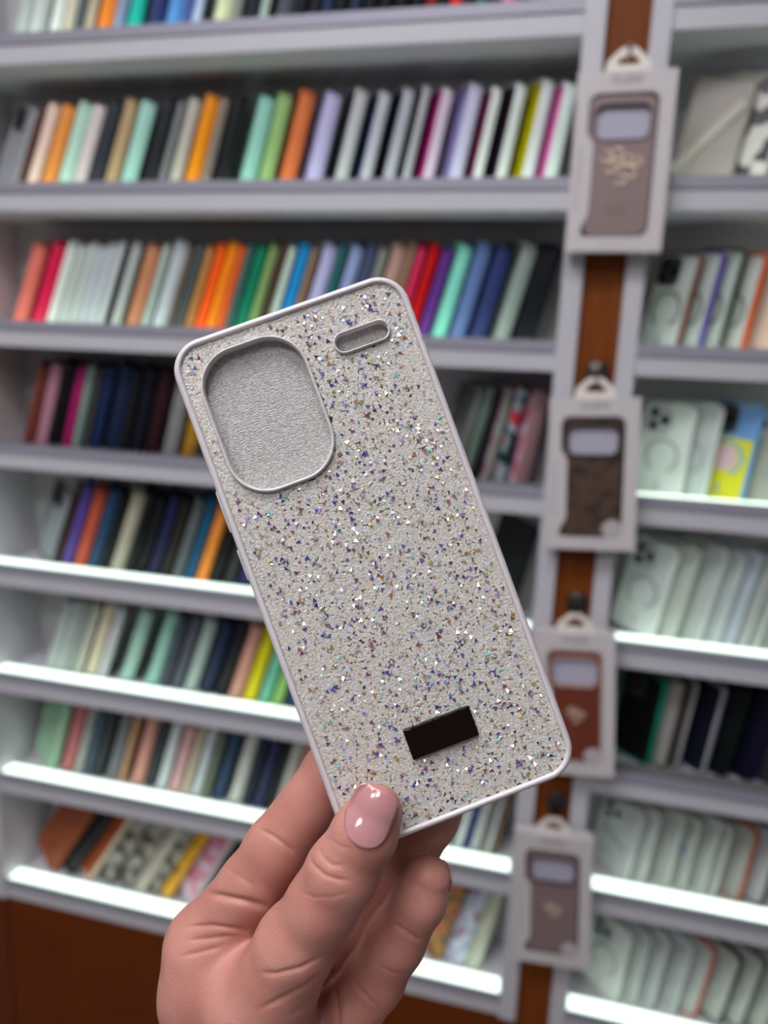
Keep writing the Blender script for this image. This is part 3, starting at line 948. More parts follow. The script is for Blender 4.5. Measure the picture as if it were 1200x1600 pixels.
    bmesh.ops.recalc_face_normals(bm2, faces=bm2.faces)
    link('bumper_edge_shade', bm_mesh('bumper_edge_shade', bm2, True), mat('rim_' + rim, rim, 0.35), c)
    if mono:
        mb = ramp_mat('monogram_leather', [(0.36, '32231b'), (0.46, '4c382c'), (1, '5a4434')], 60, 0.5, detail=0.5)
    else:
        mb = add_bump(mat('leather_' + body, body, 0.45), 500, 0.25)
    link('back_shell', bm_mesh('back_shell', bm), mb, c)
    bm = bmesh.new()
    loft(bm, [ring(lw + 0.006, lh + 0.006, 0.013, lz, 0.0), ring(lw + 0.005, lh + 0.005, 0.0125, lz, -0.0016), ring(lw + 0.001, lh + 0.001, 0.0105, lz, -0.0016), ring(lw, lh, 0.010, lz, 0.004)])
    bmesh.ops.recalc_face_normals(bm, faces=bm.faces)
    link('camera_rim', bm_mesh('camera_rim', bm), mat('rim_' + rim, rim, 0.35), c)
    box('card_insert', (-cw / 2 + 0.004, 0.006, -ch / 2 + 0.004), (cw / 2 - 0.004, 0.0072, ch / 2 - 0.004), M_insert, c)
    if has_emblem:
        emblem(c, (0.0, -0.0006, -0.002 if has_emblem == 1 else -0.012), 0.025 if has_emblem == 1 else 0.014)
        if has_emblem == 1:
            bm = bmesh.new()
            for q in range(10):
                a, b2 = math.radians(q * 36), math.radians(q * 36 + 30)
                tube(bm, [(0.008 * math.cos(a) * 1.3, 0, 0.006 * math.sin(a)), (0.008 * math.cos(b2) * 1.3, 0, 0.006 * math.sin(b2))], 0.0006, 5)
            link('stamped_oval', bm_mesh('stamped_oval', bm), mat('bronze_stamp', '7a6258', 0.4), c, (0, -0.0002, -0.048))
    # hook screwed to the wood strip, passing through the tab
    hz = CAM_H + ztop + 0.017
    hk = empty('display_hook', hook_label, 'hook', (cx, 0.006, hz), 'metal hooks on the wood strip')
    bm = bmesh.new()
    tube(bm, [(0, 0, 0.0), (0, -0.02, 0.0), (0, -0.045, 0.001), (0, -0.052, 0.008)], 0.0022, 8)
    link('prong', bm_mesh('prong', bm, True), M_metal, hk)
    bm = bmesh.new()
    loft_r = [[(x, y, z + 0.012) for x, z in rrect(0.030 * plate - d, 0.034 * plate - d, (0.0145 - d / 2) * plate, 6)] for d, y in ((0, 0), (0, -0.003), (0.004, -0.005))]
    rings = loft(bm, loft_r)
    bm.faces.new(rings[-1])
    bmesh.ops.recalc_face_normals(bm, faces=bm.faces)
    link('backplate', bm_mesh('backplate', bm, True), hook_mat, hk)
    return t


M_copper = mat('copper_hook', '8a5a3c', 0.3, 0.6)
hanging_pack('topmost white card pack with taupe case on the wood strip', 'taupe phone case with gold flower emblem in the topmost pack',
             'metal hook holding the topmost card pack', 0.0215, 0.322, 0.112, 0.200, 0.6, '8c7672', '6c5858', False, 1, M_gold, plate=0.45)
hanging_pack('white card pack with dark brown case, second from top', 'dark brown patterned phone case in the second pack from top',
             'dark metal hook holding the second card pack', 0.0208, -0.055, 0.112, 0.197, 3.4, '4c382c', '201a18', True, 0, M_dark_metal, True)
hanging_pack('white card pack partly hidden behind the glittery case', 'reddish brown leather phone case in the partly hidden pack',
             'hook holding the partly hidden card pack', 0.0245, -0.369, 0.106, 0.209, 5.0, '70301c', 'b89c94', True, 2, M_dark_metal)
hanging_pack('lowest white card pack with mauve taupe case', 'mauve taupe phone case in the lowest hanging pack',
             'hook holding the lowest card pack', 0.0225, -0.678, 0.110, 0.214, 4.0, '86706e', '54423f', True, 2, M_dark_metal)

# ------------------------------------------------------------------ the glittering phone case held in the hand
RC_T = RC.T


def cam_to_world(c):
    v = RC_T @ np.asarray(c, float)
    return Vector((v[0], v[1] - CAM_D, v[2] + CAM_H))


CR = np.array([[0.93794062, 0.34398444, -0.04406931], [-0.34349534, 0.93897281, 0.01846664], [0.04773212, -0.00218301, 0.99885779]])
CT = np.array([-0.00294203, 0.01516385, 0.23933685])
ax = RC_T @ CR[:, 0]
ay = RC_T @ -CR[:, 1]
az = RC_T @ -CR[:, 2]
MW = Matrix.Identity(4)
for r in range(3):
    MW[r][0], MW[r][1], MW[r][2] = ax[r], ay[r], az[r]
MW.translation = cam_to_world(CT)
W, H, RAD = 0.0775, 0.1681, 0.0102
hero = empty('glitter_phone_case', 'pale grey phone case covered in glittering crystals, held up in the hand', 'phone case', mw=MW)
M_tpu = mat('grey_white_tpu', 'd4cccc', 0.36, coat=0.1)
CUT = (0.0328, 0.0452, 0.0118, -0.0154, 0.0543)      # w, h, r, cx, cy of the camera opening (inside its rim)
SLOT = (0.0173, 0.0056, 0.0028, 0.0204, 0.0672)
PLATE = (0.0219, 0.0097, 0.0010, -0.0573)


def R3(w, h, r, z, cx=0.0, cy=0.0, n=10):
    return [(x, y, z) for x, y in rrect(w, h, r, n, cx, cy)]


bm = bmesh.new()
prof = [(0.0012, -0.0108), (0.0002, -0.0104), (0.0, -0.0095), (0.0, -0.0016), (0.0003, -0.0006), (0.0009, 0.0002), (0.0016, 0.0004),
        (0.0021, 0.0002), (0.0023, -0.0004), (0.0024, -0.0009)]
loft(bm, [R3(W - 2 * d, H - 2 * d, RAD - d, z) for d, z in prof])
loft(bm, [R3(W - 2 * d, H - 2 * d, RAD - d, z) for d, z in ((0.0012, -0.0108), (0.0018, -0.0102), (0.0018, -0.0030))])
plate_with_holes(bm, rrect(W - 0.0048, H - 0.0048, RAD - 0.0024, 10),
                 [rrect(CUT[0], CUT[1], CUT[2], 10, CUT[3], CUT[4]), rrect(SLOT[0], SLOT[1], SLOT[2], 8, SLOT[3], SLOT[4])],
                 lambda p: (p[0], p[1], -0.0009))
loft(bm, [R3(CUT[0], CUT[1], CUT[2], z, CUT[3], CUT[4]) for z in (-0.0009, -0.0034)])
loft(bm, [R3(SLOT[0], SLOT[1], SLOT[2], z, SLOT[3], SLOT[4], 8) for z in (-0.0009, -0.0034)])
bmesh.ops.remove_doubles(bm, verts=bm.verts, dist=1e-6)
bmesh.ops.recalc_face_normals(bm, faces=bm.faces)
sh = link('shell', bm_mesh('shell', bm, True), M_tpu, hero)
for p in sh.data.polygons:                              # the flat back plate stays flat
    if abs(p.normal.z) > 0.99 and abs(p.center.z + 0.0009) < 1e-5:
        p.use_smooth = False


def rim(name, w, h, r, cx, cy, width, hgt, n):
    bm = bmesh.new()
    lo = []
    for q in range(9):
        a = math.pi * q / 8
        d = width / 2 * (1 - math.cos(a)) - width        # grows outward from the opening
        lo.append(R3(w - 2 * d - 2 * width, h - 2 * d - 2 * width, r - d - width, -0.0009 + hgt * math.sin(a), cx, cy, n))
    loft(bm, lo)
    bmesh.ops.recalc_face_normals(bm, faces=bm.faces)
    return link(name, bm_mesh(name, bm, True), M_tpu, hero)


rim('camera_rim', CUT[0] + 0.0022, CUT[1] + 0.0022, CUT[2] + 0.0011, CUT[3], CUT[4], 0.0013, 0.0019, 10)
rim('flash_rim', SLOT[0] + 0.0016, SLOT[1] + 0.0016, SLOT[2] + 0.0008, SLOT[3], SLOT[4], 0.0009, 0.0016, 8)

# textured foam sheet inside, seen through the openings
bm = bmesh.new()
bm.faces.new([bm.verts.new(p) for p in R3(W - 0.0042, H - 0.0042, RAD - 0.002, -0.0034)])
bm.faces.new([bm.verts.new(p) for p in R3(W - 0.0042, H - 0.0042, RAD - 0.002, -0.0046)])
M_foam = mat('silvery_foam_sheet', 'd4d4d0', 0.36, spec=0.6)
add_bump(M_foam, 1500, 0.6, 0.0006, 2, (0.7, 1.5, 1.0))
n_, l_, b_ = nodes_of(M_foam)
tn = n_.new('ShaderNodeTexNoise')
tn.inputs['Scale'].default_value = 1300
tn.inputs['Detail'].default_value = 3
tcn = n_.new('ShaderNodeTexCoord')
l_.new(tcn.outputs['Object'], tn.inputs['Vector'])
rp = n_.new('ShaderNodeValToRGB')
rp.color_ramp.elements[0].position, rp.color_ramp.elements[0].color = 0.35, lin('9c9a94')
rp.color_ramp.elements[1].position, rp.color_ramp.elements[1].color = 0.68, lin('c4c0ba')
l_.new(tn.outputs['Fac'], rp.inputs[0])
l_.new(rp.outputs[0], b_.inputs['Base Color'])
fo = link('insert_sheet', bm_mesh('insert_sheet', bm), M_foam, hero)
fo['label'] = 'silvery textured sheet seen through the openings'

# side buttons on the left edge
for y0, y1 in ((0.0235, 0.0375), (0.0075, 0.0180)):
    bm = bmesh.new()
    box_bm(bm, (-W / 2 - 0.0009, y0, -0.0072), (-W / 2 + 0.0006, y1, -0.0036), 0.0007, 3)
    link('side_button', bm_mesh('side_button', bm, True), M_tpu, hero)

# dark mirror name plate
bm = bmesh.new()
lo = [R3(PLATE[0], PLATE[1], 0.0003, -0.0009, PLATE[2], PLATE[3], 2), R3(PLATE[0], PLATE[1], 0.0003, 0.0007, PLATE[2], PLATE[3], 2),
      R3(PLATE[0] - 0.0030, PLATE[1] - 0.0005, 0.0003, 0.0013, PLATE[2] + 0.0006, PLATE[3], 2)]
rings = loft(bm, lo)
bm.faces.new(rings[-1])
bmesh.ops.recalc_face_normals(bm, faces=bm.faces)
pl = link('name_plate', bm_mesh('name_plate', bm), mat('black_brown_mirror', '120704', 0.05, spec=0.22), hero)
pl['label'] = 'shiny black brown rectangular plate'

# crystals: thousands of tiny faceted stones on the back
rng = np.random.default_rng(5)


def in_rr(x, y, w, h, r, cx, cy):
    qx = np.abs(x - cx) - (w / 2 - r)
    qy = np.abs(y - cy) - (h / 2 - r)
    return np.hypot(np.maximum(qx, 0), np.maximum(qy, 0)) + np.minimum(np.maximum(qx, qy), 0) - r


def allowed(x, y, m):
    d = in_rr(x, y, W - 0.0052, H - 0.0052, RAD - 0.0026, 0, 0) < -m
    d &= in_rr(x, y, CUT[0] + 0.0026, CUT[1] + 0.0026, CUT[2] + 0.0013, CUT[3], CUT[4]) > m
    d &= in_rr(x, y, SLOT[0] + 0.0018, SLOT[1] + 0.0018, SLOT[2] + 0.0009, SLOT[3], SLOT[4]) > m
    d &= in_rr(x, y, PLATE[0], PLATE[1], 0.0003, PLATE[2], PLATE[3]) > m
    return d


def crystal_mesh(name, pos, size, hgt, nside, tilt, cols, accent=None, lean=None):
    """small stones: a tilted fan of facets; accent gives the first facet a coating colour of its own"""
    N = len(pos)
    ang = rng.uniform(0, 2 * math.pi, N)
    V = np.zeros((N, nside + 1, 3))
    tx, ty = rng.normal(0, tilt, N), rng.normal(0, tilt, N)
    if lean is not None:
        tx, ty = lean[:, 0], lean[:, 1]
    for k in range(nside):
        a = ang + 2 * math.pi * (k + rng.uniform(-.18, .18, N)) / nside
        rr = size * rng.uniform(.8, 1.2, N)
        dx, dy = rr * np.cos(a), rr * np.sin(a)
        V[:, k, 0], V[:, k, 1] = pos[:, 0] + dx, pos[:, 1] + dy
        lift = tx * dx + ty * dy
        V[:, k, 2] = (-0.0004 + lift) if lean is not None else (-0.0007 + np.clip(lift, -0.0002, 0.0008))
    if accent is None:
        ox, oy = rng.normal(0, .28, N) * size, rng.normal(0, .28, N) * size
        V[:, nside, 0], V[:, nside, 1], V[:, nside, 2] = pos[:, 0] + ox, pos[:, 1] + oy, -0.0007 + hgt
    else:
        q = 0.78
        V[:, :nside, 2] += 0.00022
        ctr = np.stack([pos[:, 0], pos[:, 1], np.full(N, -0.00048)], 1)
        V[:, nside] = ctr * (1 - q) + V[:, nside - 1] * q
        V[:, nside, 2] += hgt
    me = bpy.data.meshes.new(name)
    base = (np.arange(N) * (nside + 1))[:, None]
    F = []
    for k in range(nside):
        F.append(np.concatenate([base + k, base + (k + 1) % nside, base + nside], 1))
    F = np.stack(F, 1).reshape(-1, 3)
    me.vertices.add(V.size // 3)
    me.vertices.foreach_set('co', V.reshape(-1))
    me.loops.add(F.size)
    me.loops.foreach_set('vertex_index', F.reshape(-1).astype(np.int32))
    me.polygons.add(len(F))
    me.polygons.foreach_set('loop_start', np.arange(0, F.size, 3, dtype=np.int32))
    me.polygons.foreach_set('loop_total', np.full(len(F), 3, dtype=np.int32))
    me.update(calc_edges=True)
    me.polygons.foreach_set('use_smooth', np.zeros(len(F), dtype=bool))
    at = me.attributes.new('stone_colour', 'FLOAT_COLOR', 'FACE')
    fc = np.repeat(cols[:, None, :], nside, 1)
    if accent is not None:
        fc[:, 0, :] = accent
    at.data.foreach_set('color', fc.reshape(-1).astype(np.float32))
    return me


def crystal_mat(name, rough, metal, trans=0.0, coat=0.0):
    m = mat(name, 'ffffff', rough, metal, coat=coat)
    n, l, b = nodes_of(m)
    a = n.new('ShaderNodeAttribute')
    a.attribute_name = 'stone_colour'
    l.new(a.outputs['Color'], b.inputs['Base Color'])
    b.inputs['Transmission Weight'].default_value = trans
    return m


step = 0.00076
gx, gy = np.meshgrid(np.arange(-W / 2, W / 2, step), np.arange(-H / 2, H / 2, step))
px = (gx + rng.uniform(-.45, .45, gx.shape) * step).ravel()
py = (gy + rng.uniform(-.45, .45, gx.shape) * step).ravel()
ok = allowed(px, py, -0.0001)
pos = np.stack([px[ok], py[ok]], 1)
base_c = np.array([lin(h) for h in ('ccc4b8', 'd2ccc4', 'c4bdb2', 'cac0ae', 'd6d0cc', 'c2bcb6', 'ccc4c4', 'c4c4b6', 'ccbcaa', 'bcc2be')])
cols = base_c[rng.integers(0, len(base_c), len(pos))]
stones = crystal_mesh('pebble_crystals', pos, 0.00064, rng.uniform(.00005, .00012, len(pos)), 5, 0.05, cols)
o = link('clear_crystals', stones, crystal_mat('clear_crystal', 0.3, 0.0, coat=0.1), hero)
tag(o, 'tiny clear greyish stones covering the back', kind='stuff')


def spread(n, cell, m):
    p = rng.uniform(-1, 1, (n, 2)) * np.array([W / 2, H / 2])
    p = p[allowed(p[:, 0], p[:, 1], m)]
    seen, keep = set(), []
    for i, (x, y) in enumerate(p):
        c = (int(x // cell), int(y // cell))
        if c not in seen:
            seen.add(c)
            keep.append(i)
    return p[keep]


acc = spread(1500, 0.0011, 0.0013)
pal = [('5c5090', 6), ('4c50a0', 5), ('7c4060', 5), ('844c44', 4), ('948448', 4), ('a0683c', 2), ('64547c', 4), ('90a8b8', 3), ('3c3c84', 4),
       ('a898d8', 3), ('8cccc4', 2), ('b0a48c', 4), ('b88c80', 4)]
plist = np.array([lin(h) for h, k in pal for _ in range(k)])
ccol = plist[rng.integers(0, len(plist), len(acc))]
sz = np.clip(rng.normal(.00080, .00016, len(acc)), .0005, .00115)
stones = crystal_mesh('iridescent_crystals', acc, sz, 0.0002, 3, 0.2, base_c[rng.integers(0, len(base_c), len(acc))], ccol)
o = link('iridescent_crystals', stones, crystal_mat('iridescent_crystal', 0.22, 0.0, coat=0.2), hero)
tag(o, 'scattered violet, brown and blue faceted stones', kind='stuff')

bri = spread(640, 0.0012, 0.0011)
bl = np.array([lin(h) for h in ('ffffff', 'fdfff4', 'f4f8ff', 'fff0b8', '98ffe8', 'b8a8ff', 'fff490', 'ffffff', 'ffd0b0', 'ffb8e0')])
sz = np.clip(rng.normal(.00052, .00014, len(bri)), .0003, .0009)
lean_ = np.stack([rng.normal(0.12, .2, len(bri)), rng.normal(-0.52, .2, len(bri))], 1)
stones = crystal_mesh('sparkling_crystals', bri, sz, 0.0, 3, 0.0, base_c[rng.integers(0, len(base_c), len(bri))], bl[rng.integers(0, len(bl), len(bri))], lean_)
o = link('sparkling_crystals', stones, crystal_mat('sparkling_crystal', 0.12, 0.85), hero)
tag(o, 'bright white sparkling stones', kind='stuff')


# ------------------------------------------------------------------ the hand
def P(x, y, d):
    return np.array([(x - 600) / 1200 * d, (y - 800) / 1200 * d, d])


def chain(*pts):
    """joints as (photo x, photo y, distance, radius in mm)"""
    return [(P(a, b, c), r / 1000) for a, b, c, r in pts]


THUMB = chain((588, 1268, .2293, 7.8), (570, 1302, .2298, 9.3), (535, 1362, .2325, 10.6), (505, 1412, .2355, 10.6), (462, 1476, .2410, 12.2), (405, 1590, .2520, 16.5), (385, 1700, .2600, 19))
INDEX = chain((560, 1150, .2592, 8.4), (520, 1205, .2600, 9.6), (433, 1325, .2620, 10.7), (392, 1385, .2640, 11.0), (322, 1475, .2690, 13.0))
MIDDLE = chain((705, 1215, .2622, 8.6), (672, 1275, .2640, 9.6), (618, 1362, .2690, 10.5), (560, 1440, .2740, 11.0), (440, 1540, .2840, 13.0))
RING = chain((669, 1372, .2515, 7.2), (655, 1405, .2525, 8.6), (618, 1470, .2570, 9.6), (585, 1530, .2620, 9.9), (500, 1640, .2760, 12.5))
PINKY = chain((668, 1690, .2480, 6.6), (640, 1705, .2510, 7.6), (600, 1730, .2600, 8.4), (560, 1760, .2680, 9.5))
PALM = [chain((322, 1475, .2690, 13.0), (318, 1560, .2700, 13.5), (360, 1760, .2700, 19)),
        chain((440, 1540, .2840, 13.0), (400, 1740, .2740, 19)),
        chain((500, 1640, .2760, 13.0), (440, 1780, .2720, 18)),
        chain((560, 1760, .2680, 11.0), (470, 1830, .2700, 18)),
        chain((545, 1585, .2590, 8.0), (520, 1660, .2620, 14.0), (450, 1800, .2660, 19)),
        chain((400, 1560, .2560, 13.0), (340, 1530, .2640, 12.0)),
        chain((410, 1800, .2680, 24), (420, 1960, .2700, 25), (430, 2150, .2720, 26))]


def seg_sdf(p, a, ra, b, rb):
    ab = b - a
    t = np.clip(((p - a) @ ab) / (ab @ ab), 0, 1)
    return np.linalg.norm(p - (a + t[..., None] * ab), axis=-1) - (ra + (rb - ra) * t)


def smin(a, b, k):
    hh = np.clip(k - np.abs(a - b), 0, None) / k
    return np.minimum(a, b) - hh * hh * k * 0.25


def chain_sdf(p, ch, k):
    d = None
    for (a, ra), (b, rb) in zip(ch, ch[1:]):
        s = seg_sdf(p, a, ra, b, rb)
        d = s if d is None else smin(d, s, k)
    return d


def hand_sdf(p):
    palm = None
    for c in PALM:
        s = chain_sdf(p, c, 0.008)
        palm = s if palm is None else smin(palm, s, 0.016)
    d = palm
    idx = chain_sdf(p, INDEX, 0.003)
    mid = chain_sdf(p, MIDDLE, 0.003)
    rin = chain_sdf(p, RING, 0.003)
    pin = chain_sdf(p, PINKY, 0.003)
    fing = smin(smin(idx, mid, 0.0012), smin(rin, pin, 0.0012), 0.0012)
    d = smin(d, fing, 0.005)
    th = chain_sdf(p, THUMB, 0.004)
    return smin(d, th, 0.006)


def surface_nets(f, org, h):
    s = f < 0
    nx, ny, nz = f.shape
    cnt = np.zeros((nx - 1, ny - 1, nz - 1), np.int32)
    acc_ = np.zeros((nx - 1, ny - 1, nz - 1, 3), np.float32)
    corner = [(i, j, k) for i in (0, 1) for j in (0, 1) for k in (0, 1)]
    sl = lambda c: tuple(slice(q, q + m) for q, m in zip(c, (nx - 1, ny - 1, nz - 1)))
    for c in corner:
        for axn in range(3):
            if c[axn]:
                continue
            c2 = list(c)
            c2[axn] = 1
            fa, fb = f[sl(c)], f[sl(tuple(c2))]
            m = (fa < 0) != (fb < 0)
            t = np.where(m, fa / np.where(m, fa - fb, 1), 0)
            cnt += m
            for q in range(3):
                acc_[..., q] += np.where(m, c[q] + (t if q == axn else 0), 0)
    act = cnt > 0
    idx = -np.ones(act.shape, np.int64)
    idx[act] = np.arange(act.sum())
    ijk = np.argwhere(act)
    verts = (acc_[act] / cnt[act][:, None] + ijk) * h + org
    faces = []
    for axn in range(3):
        o1, o2 = [q for q in range(3) if q != axn]
        a = [slice(None)] * 3
        b = [slice(None)] * 3
        a[axn] = slice(0, f.shape[axn] - 1)
        b[axn] = slice(1, f.shape[axn])
        m = s[tuple(a)] != s[tuple(b)]
        e = np.argwhere(m)
        e = e[(e[:, o1] > 0) & (e[:, o2] > 0) & (e[:, o1] < f.shape[o1] - 1) & (e[:, o2] < f.shape[o2] - 1)]
        q = []
        for d1, d2 in ((1, 1), (0, 1), (0, 0), (1, 0)):
            ee = e.copy()
            ee[:, o1] -= d1
            ee[:, o2] -= d2
            q.append(idx[ee[:, 0], ee[:, 1], ee[:, 2]])
        q = np.stack(q, 1)
        flip = s[tuple(a)][m]
        flip = s[e[:, 0], e[:, 1], e[:, 2]]
        if axn == 1:
            flip = ~flip
        q = np.where(flip[:, None], q, q[:, ::-1])
        faces.append(q)
    return verts, np.concatenate(faces)


HS = 0.0008
lo_c = np.array([-0.082, 0.066, 0.214])
hi_c = np.array([0.034, 0.262, 0.306])
dims = np.ceil((hi_c - lo_c) / HS).astype(int)
F = np.empty(dims, np.float32)
gy_, gz_ = np.meshgrid(np.arange(dims[1]) * HS + lo_c[1], np.arange(dims[2]) * HS + lo_c[2], indexing='ij')
for i0 in range(0, dims[0], 8):
    i1 = min(i0 + 8, dims[0])
    xs_ = np.arange(i0, i1) * HS + lo_c[0]
    pts = np.empty((i1 - i0, dims[1], dims[2], 3))
    pts[..., 0] = xs_[:, None, None]
    pts[..., 1] = gy_
    pts[..., 2] = gz_
    F[i0:i1] = hand_sdf(pts)
hv, hf = surface_nets(F, lo_c, HS)


def split_quads(v, f):
    a = f
    b = np.roll(f, -1, 1)
    e = np.sort(np.stack([a, b], -1).reshape(-1, 2), 1)
    ue, inv = np.unique(e, axis=0, return_inverse=True)
    n0, n1 = len(v), len(ue)
    mid = n0 + inv.reshape(-1, 4)
    ctr = n0 + n1 + np.arange(len(f))
    nv = np.concatenate([v, v[ue].mean(1), v[f].mean(1)])
    nf = np.stack([np.stack([f[:, k], mid[:, k], ctr, mid[:, k - 1]], 1) for k in range(4)], 1).reshape(-1, 4)
    return nv, nf


hv, hf = split_quads(hv, hf)


def grad(p, e=2e-4):
    g = np.stack([hand_sdf(p + np.eye(3)[q] * e) - hand_sdf(p - np.eye(3)[q] * e) for q in range(3)], -1)
    return g / np.linalg.norm(g, axis=-1, keepdims=True)


gn = grad(hv)
for _ in range(2):                                     # settle the vertices on the surface
    hv = hv - gn * hand_sdf(hv)[:, None]

# skin folds pressed into the side that faces up and outward: photo polylines with depth mm and half-width px
FOLDS = [([(480, 1332), (490, 1352), (508, 1368), (530, 1375), (548, 1376)], .45, 4.5),
         ([(497, 1322), (503, 1338), (518, 1352), (540, 1352)], .35, 4.5),
         ([(512, 1310), (530, 1322), (548, 1326)], .22, 3.5),
         ([(462, 1392), (490, 1402), (520, 1402), (545, 1394)], .18, 3.5),
         ([(318, 1393), (352, 1402), (390, 1410), (425, 1420)], 1.2, 7),
         ([(285, 1449), (330, 1446), (372, 1452), (392, 1456)], .7, 5),
         ([(292, 1470), (330, 1466), (370, 1462)], .5, 5),
         ([(280, 1495), (320, 1486), (350, 1478)], .4, 5),
         ([(400, 1293), (425, 1305), (445, 1320), (462, 1335)], .45, 4.5),
         ([(345, 1352), (372, 1368), (400, 1386)], .2, 5),
         ([(505, 1494), (470, 1512), (430, 1522), (405, 1520)], .55, 5),
         ([(510, 1515), (480, 1540), (440, 1560), (400, 1580)], .5, 6),
         ([(518, 1545), (490, 1565), (450, 1588)], .35, 6),
         ([(514, 1500), (522, 1540), (528, 1585), (532, 1630)], .9, 5),
         ([(610, 1442), (630, 1452), (650, 1466), (668, 1472)], .45, 4.5),
         ([(592, 1510), (612, 1520), (640, 1526)], .4, 4.5),
         ([(612, 1334), (632, 1345), (652, 1352)], .45, 4.5),
         ([(545, 1520), (560, 1545), (585, 1570), (600, 1592)], .5, 5)]
sx = 600 + 1200 * hv[:, 0] / hv[:, 2]
sy = 800 + 1200 * hv[:, 1] / hv[:, 2]
vd = hv / np.linalg.norm(hv, axis=1, keepdims=True)
facing = np.clip(-(gn * vd).sum(1) * 1.6, 0, 1)
disp = np.zeros(len(hv))
for pl_, dep, wid in FOLDS:
    best = np.full(len(hv), 1e9)
    L = len(pl_) - 1
    tt = np.zeros(len(hv))
    for i, (a, b) in enumerate(zip(pl_, pl_[1:])):
        a, b = np.array(a, float), np.array(b, float)
        ab = b - a
        t = np.clip(((sx - a[0]) * ab[0] + (sy - a[1]) * ab[1]) / (ab @ ab), 0, 1)
        d = np.hypot(sx - a[0] - t * ab[0], sy - a[1] - t * ab[1])
        tt = np.where(d < best, (i + t) / L, tt)
        best = np.minimum(best, d)
    fade = np.clip(np.minimum(tt, 1 - tt) * 5, 0.15, 1)
    disp += dep * 1e-3 * fade * facing * (np.exp(-(best / (wid * 0.75)) ** 2) - 0.12 * np.exp(-((best - 2.6 * wid) / (1.6 * wid)) ** 2))
hv = hv - gn * disp[:, None]

hand_org = cam_to_world(P(420, 1640, .262))
wv = hv @ RC + np.array([0, -CAM_D, CAM_H]) - np.array(hand_org)
me = bpy.data.meshes.new('hand_skin')
me.from_pydata(wv.tolist(), [], hf.tolist())
bm = bmesh.new()
bm.from_mesh(me)
bmesh.ops.recalc_face_normals(bm, faces=bm.faces)
bmesh.ops.smooth_vert(bm, verts=bm.verts, factor=0.35, use_axis_x=True, use_axis_y=True, use_axis_z=True)
bm.to_mesh(me)
bm.free()
for p in me.polygons:
    p.use_smooth = True
M_skin = ramp_mat('skin', [(0.3, "b07464"), (0.5, "b97e70"), (0.7, "c2897b")], 60, 0.48, detail=4)
n_, l_, b_ = nodes_of(M_skin)
b_.inputs['Subsurface Weight'].default_value = 0.25
b_.inputs['Subsurface Radius'].default_value = (1, 0.35, 0.2)
b_.inputs['Subsurface Scale'].default_value = 0.005
b_.inputs['Specular IOR Level'].default_value = 0.4
tcs = n_.new('ShaderNodeTexCoord')
vo = n_.new('ShaderNodeTexVoronoi')
vo.inputs['Scale'].default_value = 1500
l_.new(tcs.outputs['Object'], vo.inputs['Vector'])
no = n_.new('ShaderNodeTexNoise')
no.inputs['Scale'].default_value = 350
no.inputs['Detail'].default_value = 5
l_.new(tcs.outputs['Object'], no.inputs['Vector'])
mx = n_.new('ShaderNodeMath')
mx.operation = 'ADD'
l_.new(vo.outputs['Distance'], mx.inputs[0])
l_.new(no.outputs['Fac'], mx.inputs[1])
bp = n_.new('ShaderNodeBump')
bp.inputs['Strength'].default_value = 0.16
bp.inputs['Distance'].default_value = 0.0006
l_.new(mx.outputs[0], bp.inputs['Height'])
l_.new(bp.outputs[0], b_.inputs['Normal'])
hand = link('hand', me, M_skin)
hand.location = hand_org
tag(hand, 'left hand reaching up from below, thumb and fingers gripping the glittery phone case', 'person')


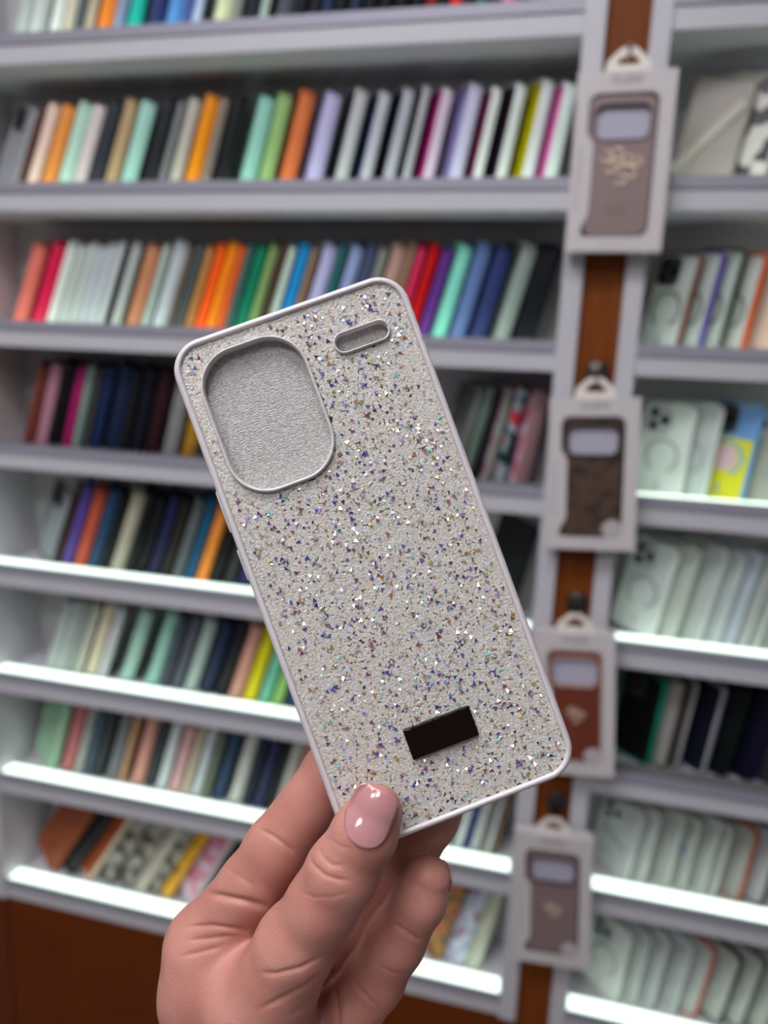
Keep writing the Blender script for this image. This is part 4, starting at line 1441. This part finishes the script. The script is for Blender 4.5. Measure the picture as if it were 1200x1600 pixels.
def nail(name, c, axis, dorsal, length, width, lift=0.0005):
    """a curved nail laid on the finger: grid marched on to the skin"""
    axis = axis / np.linalg.norm(axis)
    dorsal = dorsal - axis * (dorsal @ axis)
    dorsal /= np.linalg.norm(dorsal)
    side = np.cross(axis, dorsal)
    nu, nv = 17, 21
    pts = []
    for j in range(nv):
        v = -1 + 2 * j / (nv - 1)
        for i in range(nu):
            u = -1 + 2 * i / (nu - 1)
            # squircle outline
            s = (1 - 0.5 * abs(v) ** 6 * 0.55) if v > 0 else (1 - 0.42 * abs(v) ** 4)
            w_ = u * width / 2 * s
            l_off = (length / 2) * (v * (1 - 0.12 * u * u) if v < 0 else v * (1 - 0.10 * u * u))
            pts.append(c + side * w_ + axis * l_off + dorsal * 0.02)
    pts = np.array(pts)
    for _ in range(60):
        d = hand_sdf(pts) - lift
        pts = pts - dorsal * np.clip(d, -0.001, 0.003)[:, None] * 0.8
    pts = pts.reshape(nv, nu, 3)
    dep = (pts - c) @ dorsal                           # keep the free edge from dropping over the finger tip
    top = dep[nv // 2, nu // 2]
    for j in range(nv):
        v = -1 + 2 * j / (nv - 1)
        pts[j] += dorsal * np.maximum(0, top - 0.0042 - dep[j])[:, None]
        dep[j] = np.maximum(dep[j], top - 0.0042)
        if v > 0:
            low = dep[nv // 2] - 0.0024 * v * v
            pts[j] += dorsal * np.maximum(0, low - dep[j])[:, None]
    for _ in range(2):                                 # smooth along the nail
        pts[1:-1] = (pts[:-2] + 2 * pts[1:-1] + pts[2:]) / 4
    fl = pts.reshape(-1, 3)
    fl = fl + dorsal * np.clip(0.00045 - hand_sdf(fl), 0, 0.002)[:, None]
    pts = fl.reshape(nv, nu, 3)
    w_pts = pts @ RC + np.array([0, -CAM_D, CAM_H]) - np.array(hand_org)
    bm = bmesh.new()
    vs = [[bm.verts.new(p) for p in row] for row in w_pts]
    for j in range(nv - 1):
        for i in range(nu - 1):
            bm.faces.new((vs[j][i], vs[j][i + 1], vs[j + 1][i + 1], vs[j + 1][i]))
    bmesh.ops.recalc_face_normals(bm, faces=bm.faces)
    o = link(name, bm_mesh(name, bm, True), mat('nail_varnish', 'bc8484', 0.12, coat=0.8, sss=0.15), hand)
    md = o.modifiers.new('thickness', 'SOLIDIFY')
    md.thickness = 0.0007
    md.offset = 0.0
    return o


tip, base_ = P(590, 1238, .2300), P(547, 1342, .2320)
nl = nail('thumb_nail', P(578, 1275, .222), tip - base_, np.array([0.04, -0.12, -1.0]), 0.0158, 0.0136)
nl['label'] = 'glossy pink thumb nail'
tip, base_ = P(672, 1362, .2513), P(640, 1430, .2550)
nl = nail('finger_nail', P(684, 1374, .2525), tip - base_, np.array([0.66, 0.2, 0.75]), 0.0095, 0.0080, 0.0003)
